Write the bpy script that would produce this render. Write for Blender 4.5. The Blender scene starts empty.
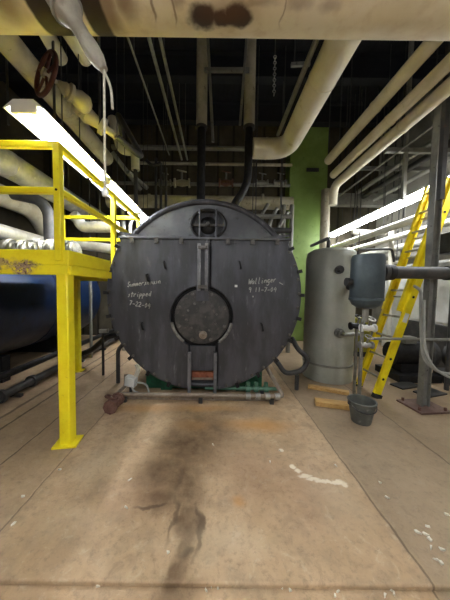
import bpy, bmesh, math, random
from mathutils import Vector, Matrix, Euler
random.seed(7)
SC = bpy.context.scene
COL = SC.collection
PI = math.pi
FPX = 235.0

# ------------------------------------------------------------------ camera
cd = bpy.data.cameras.new('camera'); cam = bpy.data.objects.new('camera', cd); COL.objects.link(cam)
cam.location = (0, 0, 1.5)
RM = Matrix.Rotation(PI/2 - math.radians(2.9), 3, 'X') @ Matrix.Rotation(math.radians(.8), 3, 'Z')
cam.rotation_euler = RM.to_euler(); cd.shift_x = 9/600
cd.sensor_fit = 'AUTO'; cd.sensor_width = 36; cd.lens = FPX/600*36; cd.clip_start = .02
SC.camera = cam
CL = Vector((0, 0, 1.5))

def ray(px, py): return RM @ Vector(((px-216)/FPX, -(py-300)/FPX, -1))
def P(px, py, Y): d = ray(px, py); return CL + d*(Y/d.y)          # point on the plane at distance Y
def PX(px, py, X): d = ray(px, py); return CL + d*(X/d.x)
def F(px, py, z=0.0): d = ray(px, py); return CL + d*((z-1.5)/d.z)  # point on the floor

# ------------------------------------------------------------------ materials
def lin(c):
    if isinstance(c, str):
        c = c.lstrip('#'); c = [int(c[i:i+2], 16)/255 for i in (0, 2, 4)]
    return tuple((v/12.92 if v <= .04045 else ((v+.055)/1.055)**2.4) for v in c) + (1,)

class NT:
    def __init__(s, name):
        s.m = bpy.data.materials.new(name); s.m.use_nodes = True
        s.t = s.m.node_tree; s.n = s.t.nodes; s.b = s.n['Principled BSDF']
        s.co = s.n.new('ShaderNodeTexCoord').outputs['Object']
    def link(s, a, b): s.t.links.new(a, b)
    def noise(s, scale, detail=5, rough=.6, vec=None, dist=0):
        k = s.n.new('ShaderNodeTexNoise'); k.inputs['Scale'].default_value = scale
        k.inputs['Detail'].default_value = detail; k.inputs['Roughness'].default_value = rough
        k.inputs['Distortion'].default_value = dist
        s.link(vec or s.co, k.inputs['Vector']); return k.outputs['Fac']
    def stretch(s, sc):
        k = s.n.new('ShaderNodeMapping'); k.inputs['Scale'].default_value = sc
        s.link(s.co, k.inputs['Vector']); return k.outputs['Vector']
    def ramp(s, fac, a, b):
        k = s.n.new('ShaderNodeMapRange'); k.inputs['From Min'].default_value = a; k.inputs['From Max'].default_value = b
        k.interpolation_type = 'SMOOTHSTEP'
        s.link(fac, k.inputs['Value']); return k.outputs['Result']
    def mix(s, fac, a, b):
        k = s.n.new('ShaderNodeMix'); k.data_type = 'RGBA'
        for v, i in ((fac, 0), (a, 6), (b, 7)):
            if hasattr(v, 'is_linked'): s.link(v, k.inputs[i])
            else: k.inputs[i].default_value = v
        return k.outputs[2]
    def math(s, op, a, b=None):
        k = s.n.new('ShaderNodeMath'); k.operation = op
        for i, v in enumerate((a, b)):
            if v is None: continue
            if hasattr(v, 'is_linked'): s.link(v, k.inputs[i])
            else: k.inputs[i].default_value = v
        return k.outputs[0]
    def warp(s, amt, scale):
        k = s.n.new('ShaderNodeTexNoise'); k.inputs['Scale'].default_value = scale; k.inputs['Detail'].default_value = 4
        s.link(s.co, k.inputs['Vector'])
        v = s.n.new('ShaderNodeVectorMath'); v.operation = 'SUBTRACT'; s.link(k.outputs['Color'], v.inputs[0]); v.inputs[1].default_value = (.5, .5, .5)
        w = s.n.new('ShaderNodeVectorMath'); w.operation = 'SCALE'; s.link(v.outputs[0], w.inputs[0]); w.inputs['Scale'].default_value = amt
        x = s.n.new('ShaderNodeVectorMath'); x.operation = 'ADD'; s.link(s.co, x.inputs[0]); s.link(w.outputs[0], x.inputs[1])
        return x.outputs[0]
    def spots(s, vec, lst):
        """lst of (centre, radii, inner edge 0..1, strength): soft blobs, their maximum"""
        out = None
        for c, r, e, k in lst:
            a = s.n.new('ShaderNodeVectorMath'); a.operation = 'SUBTRACT'; s.link(vec, a.inputs[0]); a.inputs[1].default_value = c
            d = s.n.new('ShaderNodeVectorMath'); d.operation = 'DIVIDE'; s.link(a.outputs[0], d.inputs[0]); d.inputs[1].default_value = r
            l = s.n.new('ShaderNodeVectorMath'); l.operation = 'LENGTH'; s.link(d.outputs[0], l.inputs[0])
            f = s.math('MULTIPLY', s.ramp(l.outputs['Value'], 1, e), k)
            out = f if out is None else s.math('MAXIMUM', out, f)
        return out
    def sep(s, vec):
        k = s.n.new('ShaderNodeSeparateXYZ'); s.link(vec, k.inputs[0]); return k.outputs
    def bump(s, h, strength, dist=.01):
        k = s.n.new('ShaderNodeBump'); k.inputs['Strength'].default_value = strength; k.inputs['Distance'].default_value = dist
        s.link(h, k.inputs['Height']); s.link(k.outputs[0], s.b.inputs['Normal'])
    def color(s, c):
        if hasattr(c, 'is_linked'): s.link(c, s.b.inputs['Base Color'])
        else: s.b.inputs['Base Color'].default_value = c

def M(name, c1, c2, scale=6, rough=.5, metal=0, bump=.15, lo=.4, hi=.65, c3=None, sc3=25, lo3=.6, hi3=.72, st=None):
    t = NT(name)
    v = t.stretch(st) if st else None
    n = t.noise(scale, vec=v); c = t.mix(t.ramp(n, lo, hi), lin(c1), lin(c2))
    if c3: c = t.mix(t.ramp(t.noise(sc3, vec=v), lo3, hi3), c, lin(c3))
    t.color(c)
    t.b.inputs['Metallic'].default_value = metal
    r = t.math('ADD', t.math('MULTIPLY', t.noise(scale*2.3), .25), rough-.12); t.link(r, t.b.inputs['Roughness'])
    if bump: t.bump(t.noise(scale*5), bump, .01)
    return t.m
def emit(name, c, s):
    t = NT(name); t.color((1, 1, 1, 1)); t.b.inputs['Emission Color'].default_value = lin(c); t.b.inputs['Emission Strength'].default_value = s
    return t.m

MT = dict(
    boiler=M('boiler_black_paint', '#3c3c40', '#505157', 3, .45, .25, .08, c3='#75767b', sc3=9, lo3=.58, hi3=.8, st=(1.6, 1, .45)),
    boiler_top=M('boiler_grey_cover', '#55565a', '#66676a', 4, .5, .25, .08, c3='#3c3c3e', sc3=9),
    black=M('black_iron', '#1c1c1e', '#2b2a2a', 6, .5, .3, .1),
    worn=M('worn_grey_edge', '#6b6c6f', '#7d7d7f', 9, .5, .3, .1, c3='#4c4c4e', sc3=20),
    gap=M('near_black_iron', '#101011', '#18181a', 6, .7, .1, .1),  # plain near-black for burner recess, lifting eyes, rung plugs and rail bolt
    bolt=M('worn_steel_bolt', '#55524e', '#6d6a66', 20, .45, .6, 0),
    gasket=M('pale_gasket_rope', '#8d8a82', '#6a6862', 20, .8, 0, .2),
    plate=M('scuffed_burner_plate', '#3e3d3d', '#55524f', 7, .55, .35, .2, c3='#6a625a', sc3=18),
    rust=M('rusty_iron', '#6a4a3e', '#7c5c50', 14, .8, .1, .4, c3='#4a2c22', sc3=30),
    firebrick=M('orange_firebrick', '#8a4f36', '#a0654a', 9, .85, 0, .3, c3='#5e3626'),
    rustdull=M('dull_rusty_pipe', '#857868', '#988b7c', 12, .65, .2, .3, c3='#6a4838', sc3=25),
    green=M('dark_green_paint', '#0f4a2f', '#1b6040', 8, .5, 0, .1, c3='#2a3a30', sc3=20),
    palegreen=M('pale_green_fitting', '#5f8a70', '#4f7560', 12, .5, .1, .1),
    column=M('green_wall_paint', '#7f9a4e', '#8ba65a', 2.5, .5, 0, .05, c3='#708c42', sc3=6),
    yellow=M('safety_yellow_paint', '#fbe924', '#f4dd18', 5, .4, 0, .05, c3='#c9a910', sc3=24, lo3=.62, hi3=.8),
    ladder=M('yellow_fibreglass', '#f7e01a', '#ecd012', 7, .42, 0, .05),
    alu=M('dull_aluminium', '#b9b8b2', '#9d9c98', 14, .4, .7, .05),
    silver=M('silver_cladding', '#cfccc2', '#b2afa6', 5, .38, .4, .2, c3='#d8d5ca', sc3=12),
    cream=M('cream_pipe_jacket', '#e3dcc6', '#d9d0b4', 3, .6, 0, .12, c3='#bfb08e', sc3=7, lo3=.6, hi3=.8),
    tan=M('dusty_tan_jacket', '#b5ad98', '#9f9782', 4, .7, 0, .12, c3='#7d7563', sc3=11),
    white=M('white_pipe_jacket', '#e4e1d4', '#d2cebf', 4, .5, 0, .08, c3='#b6b09c', sc3=15),
    whitepaint=M('white_enamel', '#e6e6e2', '#d9d8d2', 4, .35, 0, 0),
    grey=M('grey_steel_paint', '#7b7a74', '#8a8981', 6, .5, .2, .1, c3='#55524c', sc3=18),
    darkgrey=M('dark_grey_steel', '#3d3d3d', '#4d4b49', 6, .55, .3, .1, c3='#5c4a3c', sc3=20),
    conduit=M('galvanised_conduit', '#8b8a84', '#77766f', 12, .4, .6, .05),
    brownpost=M('worn_brown_steel', '#6a5048', '#7d655a', 8, .55, .2, .15, c3='#453630', sc3=16),
    tank=M('grey_tank_paint', '#a3a599', '#b0b1a6', 3, .45, .15, .06, c3='#868a7e', sc3=12, lo3=.6, hi3=.82),
    bluegrey=M('blue_grey_tank_paint', '#424c51', '#4e595e', 5, .45, .2, .08, c3='#37444a', sc3=14),
    blue=M('dark_blue_tank_paint', '#07203f', '#0a2850', 2.5, .42, .1, .05, c3='#06182f', sc3=6),
    bucket=M('grey_bucket', '#53544f', '#63645e', 8, .5, .1, .1, c3='#787870', sc3=20),
    wood=M('raw_pine', '#cda668', '#b98d50', 6, .7, 0, .2, c3='#9c7440', sc3=10, st=(.7, 8, 8)),
    drum=M('yellow_green_drum', '#8f8a1e', '#7d7a1a', 5, .5, 0, .1),
    cable=M('light_grey_cable', '#a9a9a2', '#9b9b95', 10, .5, 0, 0),
    cord=M('off_white_cord', '#cfc8b4', '#b9b29e', 40, .8, 0, .2),
    fitting=M('pale_grey_casting', '#a59e8e', '#8f887a', 9, .55, .1, .1, c3='#8b8576', sc3=20),
    wheel=M('brown_red_handwheel', '#4a241c', '#5c3226', 12, .55, .2, .15),
    chip=M('white_paint_chip', '#e3ddcc', '#cfc7b2', 20, .8, 0, 0),
    chalk=M('white_chalk', '#aeaea8', '#94948f', 60, .9, 0, 0, lo=.2, hi=.8),
    rubber=M('black_rubber', '#1b1b1b', '#252525', 10, .8, 0, .1),
    beam=M('ceiling_steel', '#22242a', '#1c1e24', 3, .7, .1, .1),
    deck=M('ceiling_deck', '#1a1c22', '#15171c', 2, .8, 0, .1, st=(6, .6, 1)),
    foil=M('crumpled_foil', '#9a9890', '#6a6862', 8, .35, .85, 1.0),
    tube=emit('lit_fluorescent_tube', '#f6faff', 30),
    lens=emit('lit_lamp_diffuser', '#f8fbff', 9),
    wallr=M('dingy_grey_wall', '#918d82', '#7f7b71', 1.5, .8, 0, .1, c3='#69655b', sc3=5),
    wallb=None, floor=None)

# corrugated dull wall behind
t = NT('ribbed_olive_wall')
x = t.sep(t.co)[0]
w = t.math('FRACT', t.math('MULTIPLY', x, 2.2))
rib = t.math('MULTIPLY', t.ramp(w, 0, .12), t.ramp(w, 1, .88))
c = t.mix(t.ramp(t.noise(2), .35, .7), lin('#554f3f'), lin('#443d30'))
t.color(t.mix(rib, lin('#2e2921'), c)); t.b.inputs['Roughness'].default_value = .8
t.bump(rib, .6, .03); MT['wallb'] = t.m

# concrete floor: stains, joints and patches keep their own shapes in the slab
def fl(px, py): p = F(px, py); return (p.x, p.y, 0)
t = NT('stained_concrete')
n1 = t.noise(1.1, 6, .65); n2 = t.noise(5, 6, .7); n3 = t.noise(26, 5, .75); n4 = t.noise(11, 7, .8, dist=.6)
base = t.mix(t.ramp(n1, .35, .65), lin('#ad906d'), lin('#c3a785'))
base = t.mix(t.math('MULTIPLY', t.ramp(n2, .45, .72), .55), base, lin('#8a775f'))
base = t.mix(t.math('MULTIPLY', t.ramp(n3, .5, .68), .45), base, lin('#75644f'))
base = t.mix(t.math('MULTIPLY', t.ramp(n4, .52, .66), .5), base, lin('#8a7156'))
base = t.mix(t.math('MULTIPLY', t.ramp(n4, .46, .34), .4), base, lin('#cab99d'))
xs = t.sep(t.co)
right = t.ramp(xs[0], 1.10, 1.16)
base = t.mix(t.math('MULTIPLY', right, .55), base, lin('#84745e'))
left = t.ramp(xs[0], -1.27, -1.36)
base = t.mix(t.math('MULTIPLY', left, .3), base, lin('#85725c'))
wv = t.warp(.22, 3.5)
p = fl
def blob(px, py, rx, ry, e=.2, k=1): q = F(px, py); return ((q.x, q.y, 0), (rx, ry, 5), e, k)
dark = t.spots(wv, [blob(206, 430, .50, .58, .15, .8), blob(190, 446, .46, .42, .2, .9), blob(172, 474, .42, .32, .2, .85), blob(162, 498, .30, .16, .1, .75), blob(188, 490, .18, .36, .1, .8),
                    blob(187, 525, .11, .28, .3, .8), blob(182, 552, .085, .18, .3, .8), blob(178, 575, .09, .12, .3, .8), blob(178, 592, .18, .09, .1, .65), blob(215, 412, .8, .24, 0, .6)])
dark = t.math('MULTIPLY', dark, t.math('ADD', .75, t.math('MULTIPLY', t.ramp(t.noise(7, 6, .75), .35, .65), .35)))
base = t.mix(dark, base, lin('#5e452a'))
edge = t.spots(t.warp(.16, 6), [blob(197, 530, .03, .24, .3, .85), blob(150, 507, .16, .022, .3, .8), blob(174, 520, .028, .2, .3, .7), blob(186, 552, .07, .03, .2, .7), blob(180, 480, .05, .2, .1, .6)])
base = t.mix(edge, base, lin('#54402c'))
orange = t.spots(t.warp(.12, 6), [blob(238, 502, .075, .075, .1, .6), blob(258, 425, .55, .2, .0, .75), blob(140, 408, .6, .16, 0, .5), blob(205, 408, .8, .12, 0, .4), blob(190, 425, .3, .16, .2, .25)])
base = t.mix(orange, base, lin('#c08a45'))
red = t.spots(t.warp(.3, 5), [blob(255, 475, .5, .45, 0, .28), blob(300, 490, .4, .5, 0, .25), blob(120, 500, .5, .3, 0, .22)])
base = t.mix(red, base, lin('#8d6450'))
pale = t.spots(t.warp(.2, 6), [blob(95, 465, .25, .35, .1, .3), blob(340, 500, .3, .4, .1, .28), blob(230, 540, .5, .14, .1, .3), blob(70, 520, .4, .2, .1, .25), blob(205, 555, .16, .12, .1, .3)])
base = t.mix(pale, base, lin('#c4b193'))
white = t.spots(t.warp(.05, 22), [blob(293, 467, .03, .035, .4, .95), blob(298, 471, .04, .03, .4, .9), blob(305, 476, .075, .025, .4, .8), blob(313, 479, .075, .022, .4, .8), blob(321, 481, .075, .022, .4, .8), blob(329, 482, .075, .024, .4, .85), blob(337, 482, .075, .03, .4, .9), blob(344, 484, .035, .04, .4, .75), blob(281, 450, .03, .03, .5, .8)])
base = t.mix(white, base, lin('#e6dcc6'))
wx = t.sep(t.warp(.035, 6))[0]
joint = None
for jx, hw, k in ((1.13, .009, .5), (-1.30, .008, .5), (-1.78, .010, .7), (-2.23, .02, .7), (2.05, .012, .4), (-2.42, .03, .6)):
    d = t.math('MULTIPLY', t.ramp(t.math('ABSOLUTE', t.math('SUBTRACT', wx, jx)), hw, hw*.4), k)
    joint = d if joint is None else t.math('MAXIMUM', joint, d)
base = t.mix(joint, base, lin('#3d3226'))
t.color(base)
rg = t.math('SUBTRACT', .75, t.math('MULTIPLY', dark, .12)); t.link(rg, t.b.inputs['Roughness'])
h = t.math('SUBTRACT', t.math('ADD', t.math('MULTIPLY', n2, .6), t.math('MULTIPLY', n3, .3)), joint)
t.bump(h, .5, .014); MT['floor'] = t.m

# big overhead pipe jacket with scorched patches
def ph(px, py): q = P(px, py, 1.35); return q
t = NT('stained_pipe_jacket')
n1 = t.noise(2.2); n2 = t.noise(9)
base = t.mix(t.ramp(n1, .35, .65), lin('#e8ddc0'), lin('#decfa9'))
base = t.mix(t.math('MULTIPLY', t.ramp(n2, .5, .75), .4), base, lin('#bfa476'))
MT['bigpipe_nt'] = (t, base)

# ------------------------------------------------------------------ mesh builder
def frame(d):
    d = d.normalized(); a = Vector((0, 0, 1)) if abs(d.z) < .9 else Vector((1, 0, 0))
    u = d.cross(a).normalized(); return u, d.cross(u).normalized(), d

class MB:
    def __init__(s): s.b = bmesh.new()
    def box(s, c, size, rot=None):
        m = Matrix.Translation(Vector(c))
        if rot is not None: m = m @ (rot.to_4x4() if isinstance(rot, Matrix) else Euler(rot).to_matrix().to_4x4())
        bmesh.ops.create_cube(s.b, size=1, matrix=m @ Matrix.Diagonal((*size, 1))); return s
    def bar(s, p0, p1, w, h, up=None):
        p0, p1 = Vector(p0), Vector(p1); d = p1-p0; L = d.length; z = d.normalized()
        up = Vector(up) if up else (Vector((0, 0, 1)) if abs(z.z) < .9 else Vector((0, 1, 0)))
        x = up.cross(z).normalized(); y = z.cross(x)
        R = Matrix((x, y, z)).transposed()
        return s.box((p0+p1)/2, (w, h, L), R)
    def lathe(s, o, d, prof, seg=24):
        o = Vector(o); u, v, d = frame(Vector(d)); rings = []
        for r, h in prof:
            if r < 1e-5: rings.append([s.b.verts.new(o+d*h)])
            else: rings.append([s.b.verts.new(o+d*h+(u*math.cos(a)+v*math.sin(a))*r) for a in (2*PI*i/seg for i in range(seg))])
        for A, B in zip(rings, rings[1:]):
            for i in range(seg):
                j = (i+1) % seg
                if len(A) == 1 and len(B) == 1: continue
                if len(A) == 1: s.b.faces.new((A[0], B[i], B[j]))
                elif len(B) == 1: s.b.faces.new((A[i], B[0], A[j]))
                else: s.b.faces.new((A[i], B[i], B[j], A[j]))
        for R in (rings[0], rings[-1]):
            if len(R) > 2:
                try: s.b.faces.new(R)
                except ValueError: pass
        return s
    def cyl(s, p0, p1, r, seg=20, r2=None):
        p0, p1 = Vector(p0), Vector(p1); return s.lathe(p0, p1-p0, [(r, 0), (r if r2 is None else r2, (p1-p0).length)], seg)
    def tube(s, pts, r, fil=None, seg=14, closed=False):
        pts = [Vector(p) for p in pts]; path = []
        if closed: path = pts
        else:
            path.append(pts[0])
            for a, b, c in zip(pts, pts[1:], pts[2:]):
                f = fil if fil is not None else r*2.2
                e1 = (a-b); e2 = (c-b); f = min(f, e1.length*.48, e2.length*.48)
                A = b+e1.normalized()*f; C = b+e2.normalized()*f
                for i in range(7):
                    q = i/6; path.append(A*(1-q)**2 + b*2*q*(1-q) + C*q*q)
            path.append(pts[-1])
        n = len(path); rings = []; u = None
        for i, p in enumerate(path):
            if closed: d = (path[(i+1) % n]-path[i-1]).normalized()
            else: d = (path[min(i+1, n-1)]-path[max(i-1, 0)])
            if d.length < 1e-9: d = Vector((0, 0, 1))
            d.normalize()
            if u is None: u, v, _ = frame(d)
            else:
                u = (u-d*u.dot(d)).normalized(); v = d.cross(u)
            rr = r(i/(n-1)) if callable(r) else r
            rings.append([s.b.verts.new(p+(u*math.cos(a)+v*math.sin(a))*rr) for a in (2*PI*k/seg for k in range(seg))])
        for A, B in zip(rings, rings[1:] + ([rings[0]] if closed else [])):
            for k in range(seg):
                j = (k+1) % seg; s.b.faces.new((A[k], A[j], B[j], B[k]))
        if not closed:
            s.b.faces.new(rings[0][::-1]); s.b.faces.new(rings[-1])
        return s
    def ring(s, c, d, R, r, seg=32, rs=10, a0=0, a1=2*PI):
        u, v, d = frame(Vector(d)); c = Vector(c)
        full = abs(a1-a0-2*PI) < 1e-6
        n = seg if full else seg+1
        pts = [c+(u*math.cos(a)+v*math.sin(a))*R for a in (a0+(a1-a0)*i/seg for i in range(n))]
        return s.tube(pts, r, fil=0.0001, seg=rs, closed=full)
    def prism(s, pts, y0, y1):
        """pts = (x, z) outline, extruded from y0 (front) to y1"""
        A = [s.b.verts.new((x, y0, z)) for x, z in pts]; B = [s.b.verts.new((x, y1, z)) for x, z in pts]
        s.b.faces.new(A); s.b.faces.new(B[::-1]); n = len(A)
        for i in range(n): s.b.faces.new((A[i], B[i], B[(i+1) % n], A[(i+1) % n]))
        return s
    def hull(s, pts):
        vs = [s.b.verts.new(p) for p in pts]; bmesh.ops.convex_hull(s.b, input=vs); return s
    def build(s, name, mat, parent=None, label=None, cat=None, group=None, kind=None, bevel=0, sharp=35):
        b = s.b; bmesh.ops.recalc_face_normals(b, faces=b.faces)
        for f in b.faces: f.smooth = True
        for e in b.edges:
            e.smooth = not (len(e.link_faces) == 2 and e.calc_face_angle(0) > math.radians(sharp))
        if parent: org = wloc(parent)
        else:
            xs = [v.co for v in b.verts]
            org = Vector(((min(v.x for v in xs)+max(v.x for v in xs))/2, (min(v.y for v in xs)+max(v.y for v in xs))/2, min(v.z for v in xs)))
            if kind == 'structure' or name in KEEP: org = Vector((0, 0, 0))
        bmesh.ops.translate(b, verts=b.verts, vec=-org)
        me = bpy.data.meshes.new(name); b.to_mesh(me); b.free(); me.materials.append(MT[mat] if isinstance(mat, str) else mat)
        o = bpy.data.objects.new(name, me); COL.objects.link(o)
        if parent: o.parent = parent
        else: o.location = org
        if bevel:
            m = o.modifiers.new('bevel', 'BEVEL'); m.width = bevel; m.segments = 2; m.limit_method = 'ANGLE'; m.angle_limit = math.radians(50)
        return tag(o, label, cat, group, kind)
KEEP = set()
def wloc(o):
    v = Vector(o.location)
    while o.parent: o = o.parent; v += o.location
    return v
def tag(o, label=None, cat=None, group=None, kind=None):
    if label: o['label'] = label
    if cat: o['category'] = cat
    if group: o['group'] = group
    if kind: o['kind'] = kind
    return o
def T(name, label, cat, loc, group=None):
    o = bpy.data.objects.new(name, None); COL.objects.link(o); o.location = loc; o.empty_display_size = .1
    return tag(o, label, cat, group)
def copy_tree(o, parent=None):
    c = o.copy(); COL.objects.link(c)
    if parent: c.parent = parent; c.matrix_parent_inverse = o.matrix_parent_inverse
    for ch in [k for k in bpy.data.objects if k.parent == o]: copy_tree(ch, c)
    return c
V = Vector

# ------------------------------------------------------------------ the setting
XL, XR, YB, YF, ZC = -5.2, 4.8, 7.2, -4.2, 6.4
yedge = F(216, 583).y
MB().box(((XL+XR)/2, (YF+YB)/2, -.13), (XR-XL, YB-YF, .2)).build('floor', 'floor', kind='structure')
MB().box(((XL+XR)/2, (yedge+YB)/2, -.0155), (XR-XL, YB-yedge, .031)).build('floor_slab', 'floor', kind='structure', bevel=.008)
MB().box(((XL+XR)/2, (YF+YB)/2, ZC+.05), (XR-XL, YB-YF, .1)).build('ceiling', 'deck', kind='structure')
MB().box(((XL+XR)/2, YB+.05, ZC/2), (XR-XL, .1, ZC)).build('wall_back', 'wallb', kind='structure')
MB().box(((XL+XR)/2, YF-.05, ZC/2), (XR-XL, .1, ZC)).build('wall_front', 'wallr', kind='structure')
MB().box((XL-.05, (YF+YB)/2, ZC/2), (.1, YB-YF, ZC)).build('wall_left', 'wallb', kind='structure')
MB().box((XR+.05, (YF+YB)/2, ZC/2), (.1, YB-YF, ZC)).build('wall_right', 'wallr', kind='structure')
# transverse roof beams and purlins
for i, y in enumerate((2.6, 3.9, 5.2, 6.5)):
    m = MB()
    m.box(((XL+XR)/2, y, ZC-.25), (XR-XL, .03, .46)); m.box(((XL+XR)/2, y, ZC-.49), (XR-XL, .2, .03)); m.box(((XL+XR)/2, y, ZC-.02), (XR-XL, .2, .03))
    m.build('trim_%d' % (i+1), 'beam', kind='structure')
# green pier
a = P(289, 200, 6.75); b = P(327, 200, 6.75)
m = MB(); m.box(((a.x+b.x)/2, 6.98, ZC/2), (b.x-a.x, .44, ZC-.004)); m.build('pillar', 'column', kind='structure', bevel=.02)
MB().box(((a.x+b.x)/2+.1, 6.745, P(313, 170, 6.75).z), (.34, .03, .09)).build('wall_bracket', 'darkgrey', label='small dark bracket fixed across the green pier', cat='bracket')

# ------------------------------------------------------------------ boiler
Y0 = 3.12
def B(px, py): q = P(px, py, Y0); return q.x, q.z
xc, zc = B(204, 295); R = (B(300, 295)[0]-B(108, 295)[0])/2*1.015
S = R/96.0                       # metres per photo pixel on the boiler front
boiler = T('boiler', 'huge round black fire tube boiler with split front doors and chalk writing', 'boiler', (xc, Y0, 0))
m = MB().lathe((xc, Y0+.30, zc), (0, 1, 0), [(R*.97, 0), (R*.97, 1.7), (R*.8, 1.75)], 72); m.build('shell', 'black', boiler)
m = MB().lathe((xc, Y0+.07, zc), (0, 1, 0), [(R*.90, .06), (R*.94, .0), (R*.96, 0), (R*.96, .26), (R*.9, .26)], 96); m.build('smokebox_ring', 'boiler', boiler)
chord = 54*S; tz = zc+chord
ang0 = math.asin(chord/R)
# upper cover plate, with the manhole cut out
mx, mz = 3*S, 70*S; ra, rb = 17*S, 14*S
Rt = R*.925; hz = chord-.02
a0 = math.asin(hz/Rt)
outer = [(Rt*math.cos(a), Rt*math.sin(a)) for a in (a0+(PI-2*a0)*i/40 for i in range(41))]   # right to left over the top
def oval(n=28, rev=False):
    return [(mx+ra*math.cos(q), mz+rb*math.sin(q)) for q in (-PI/2+2*PI*i/n*(-1 if rev else 1) for i in range(n+1))]
pts = [(mx+.0005, hz)] + outer + [(mx-.0005, hz)] + [(q[0]-.0005 if i == 0 else q[0], q[1]) for i, q in enumerate(oval(rev=True))]
m = MB().prism([(xc+x_, zc+z_) for x_, z_ in pts], Y0+.06, Y0+.10); m.build('upper_cover', 'boiler_top', boiler)
m = MB()
P_ = [(mx+ra*math.cos(q), mz+rb*math.sin(q)) for q in (2*PI*i/36 for i in range(36))]
m.tube([V((xc+x_, Y0+.06, zc+z_)) for x_, z_ in P_], .02, closed=True, seg=8); mh = m.build('manhole', 'black', boiler)
m = MB().lathe((xc+mx, Y0+.30, zc+mz), (0, -1, 0), [(.25, -.02), (.19, .0), (.165, .10), (.12, .17), (.05, .2), (0, .2)], 28); m.build('manhole_cover', 'black', mh)
m = MB(); m.bar((xc+mx-ra, Y0+.07, zc+mz-.01), (xc+mx+ra, Y0+.07, zc+mz-.01), .022, .03); m.lathe((xc+mx, Y0+.1, zc+mz), (0, -1, 0), [(.03, 0), (.03, .05), (.02, .08), (0, .08)], 12)
m.build('manhole_yoke', 'bolt', mh)
for s_ in (-1, 1): MB().cyl((xc+mx+s_*.11, Y0+.04, zc+mz-rb), (xc+mx+s_*.11, Y0+.04, zc+mz+rb), .012, 8).build('davit_bar', 'boiler', mh)
# rim arch over the cover
m = MB().ring((xc, Y0+.06, zc), (0, -1, 0), R*.955, .035, 60, 8)
m.build('rim', 'boiler', boiler)
# doors
gap, wb, rh = 6.5*S, 14.5*S, 31*S
bz = -22*S; bx = -2*S            # burner centre offset
def door(side):
    pts = [(side*gap+0*S, chord), (side*R*math.cos(ang0)*1.035, chord), ]
    a1 = ang0 - .05; a2 = -math.acos(wb/R)
    pts[1] = (side*(R*math.cos(ang0)+.05), chord)
    pts += [(side*R*math.cos(q), R*math.sin(q)) for q in (a1+(a2-a1)*i/60 for i in range(61))]
    cx = bx
    ex = side*wb-0*cx
    zz = bz - math.sqrt(max(0, rh*rh-(side*wb-cx)**2))
    pts.append((side*wb, zz))
    s_ang = math.atan2(zz-bz, side*wb-cx)
    ztop = bz + math.sqrt(rh*rh-(side*gap-cx)**2)
    e_ang = math.atan2(ztop-bz, side*gap-cx)
    if side < 0:                 # go round the left half: angles decreasing from -pi/2-ish through -pi to +pi/2-ish
        if s_ang > 0: s_ang -= 2*PI
        e_ang -= 2*PI
    pts += [(cx+rh*math.cos(q), bz+rh*math.sin(q)) for q in (s_ang+(e_ang-s_ang)*i/30 for i in range(1, 31))]
    return [(xc+x_, zc+z_) for x_, z_ in pts]
for side, nm in ((-1, 'left'), (1, 'right')):
    d = MB().prism(door(side), Y0, Y0+.07).build('door', 'boiler', boiler, bevel=.008)
    # lugs along the top edge and handles
    for k in (.22, .55, .88):
        x_ = xc+side*(gap+(R*math.cos(ang0)-gap)*k); lug = MB().box((x_, Y0-.012, tz-.02), (.05, .03, .07)).build('hinge_lug', 'bolt', d)
    for (px, py) in (((165, 265), (143, 326), (148, 278)) if side < 0 else ((240, 265), (262, 327))):
        x_, z_ = B(px, py)
        MB().tube([(x_-.01, Y0, z_+.045), (x_-.01, Y0-.05, z_+.04), (x_+.01, Y0-.05, z_-.04), (x_+.01, Y0, z_-.045)], .011, .02, 8).build('lifting_eye', 'gap', d)
    for k in range(13):
        q = ang0-.12 + (-math.acos(wb/R)+.1-(ang0-.12))*k/12
        x_, z_ = xc+side*R*.975*math.cos(q), zc+R*.975*math.sin(q)
        MB().lathe((x_, Y0, z_), (0, -1, 0), [(.022, 0), (.022, .008), (.013, .009), (.013, .028), (0, .028)], 8).build('bolt', 'bolt', d)
# edge clamps round the doors
for k in range(18):
    q = -1.2 + (2.9-1.2+1.2+0)*0 + (PI+2.0)*k/17 - .35
    q = ang0-.1 - k*(2*ang0-.2+PI)/17
    if abs(q+PI/2) < .25: continue
    x_, z_ = xc+(R+.005)*math.cos(q), zc+(R+.005)*math.sin(q)
    MB().box((x_, Y0+.03, z_), (.07, .09, .045), (0, -q, 0)).build('edge_clamp', 'black', boiler)
# ledge between cover and doors
m = MB(); m.box((xc, Y0+.03, tz+.015), (2*R*math.cos(ang0)+.12, .10, .03)); m.build('top_ledge', 'boiler_top', boiler, bevel=.005)
for s in (-1, 1):
    MB().bar((xc+s*(R*.60), Y0+.03, tz+.03), (xc+s*(R*.86), Y0+.03, tz+.075), .03, .035).build('cover_arm', 'boiler', boiler)
# centre post
m = MB(); m.box((xc-.02, Y0+.02, zc+24*S), (12.5*S, .05, 60*S)); cp = m.build('centre_post', 'boiler', boiler)
for s in (-1, 1): MB().box((xc-.02+s*3.6*S, Y0-.015, zc+27*S), (3.2*S, .05, 46*S)).build('flat_bar', 'worn', cp, bevel=.004)
MB().box((xc-.02, Y0-.03, zc+8*S), (9*S, .06, 3.5*S)).build('latch', 'bolt', cp, bevel=.004)
MB().box((xc-.02, Y0-.03, zc+46*S), (9*S, .06, 3*S)).build('latch', 'bolt', cp, bevel=.004)
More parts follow.
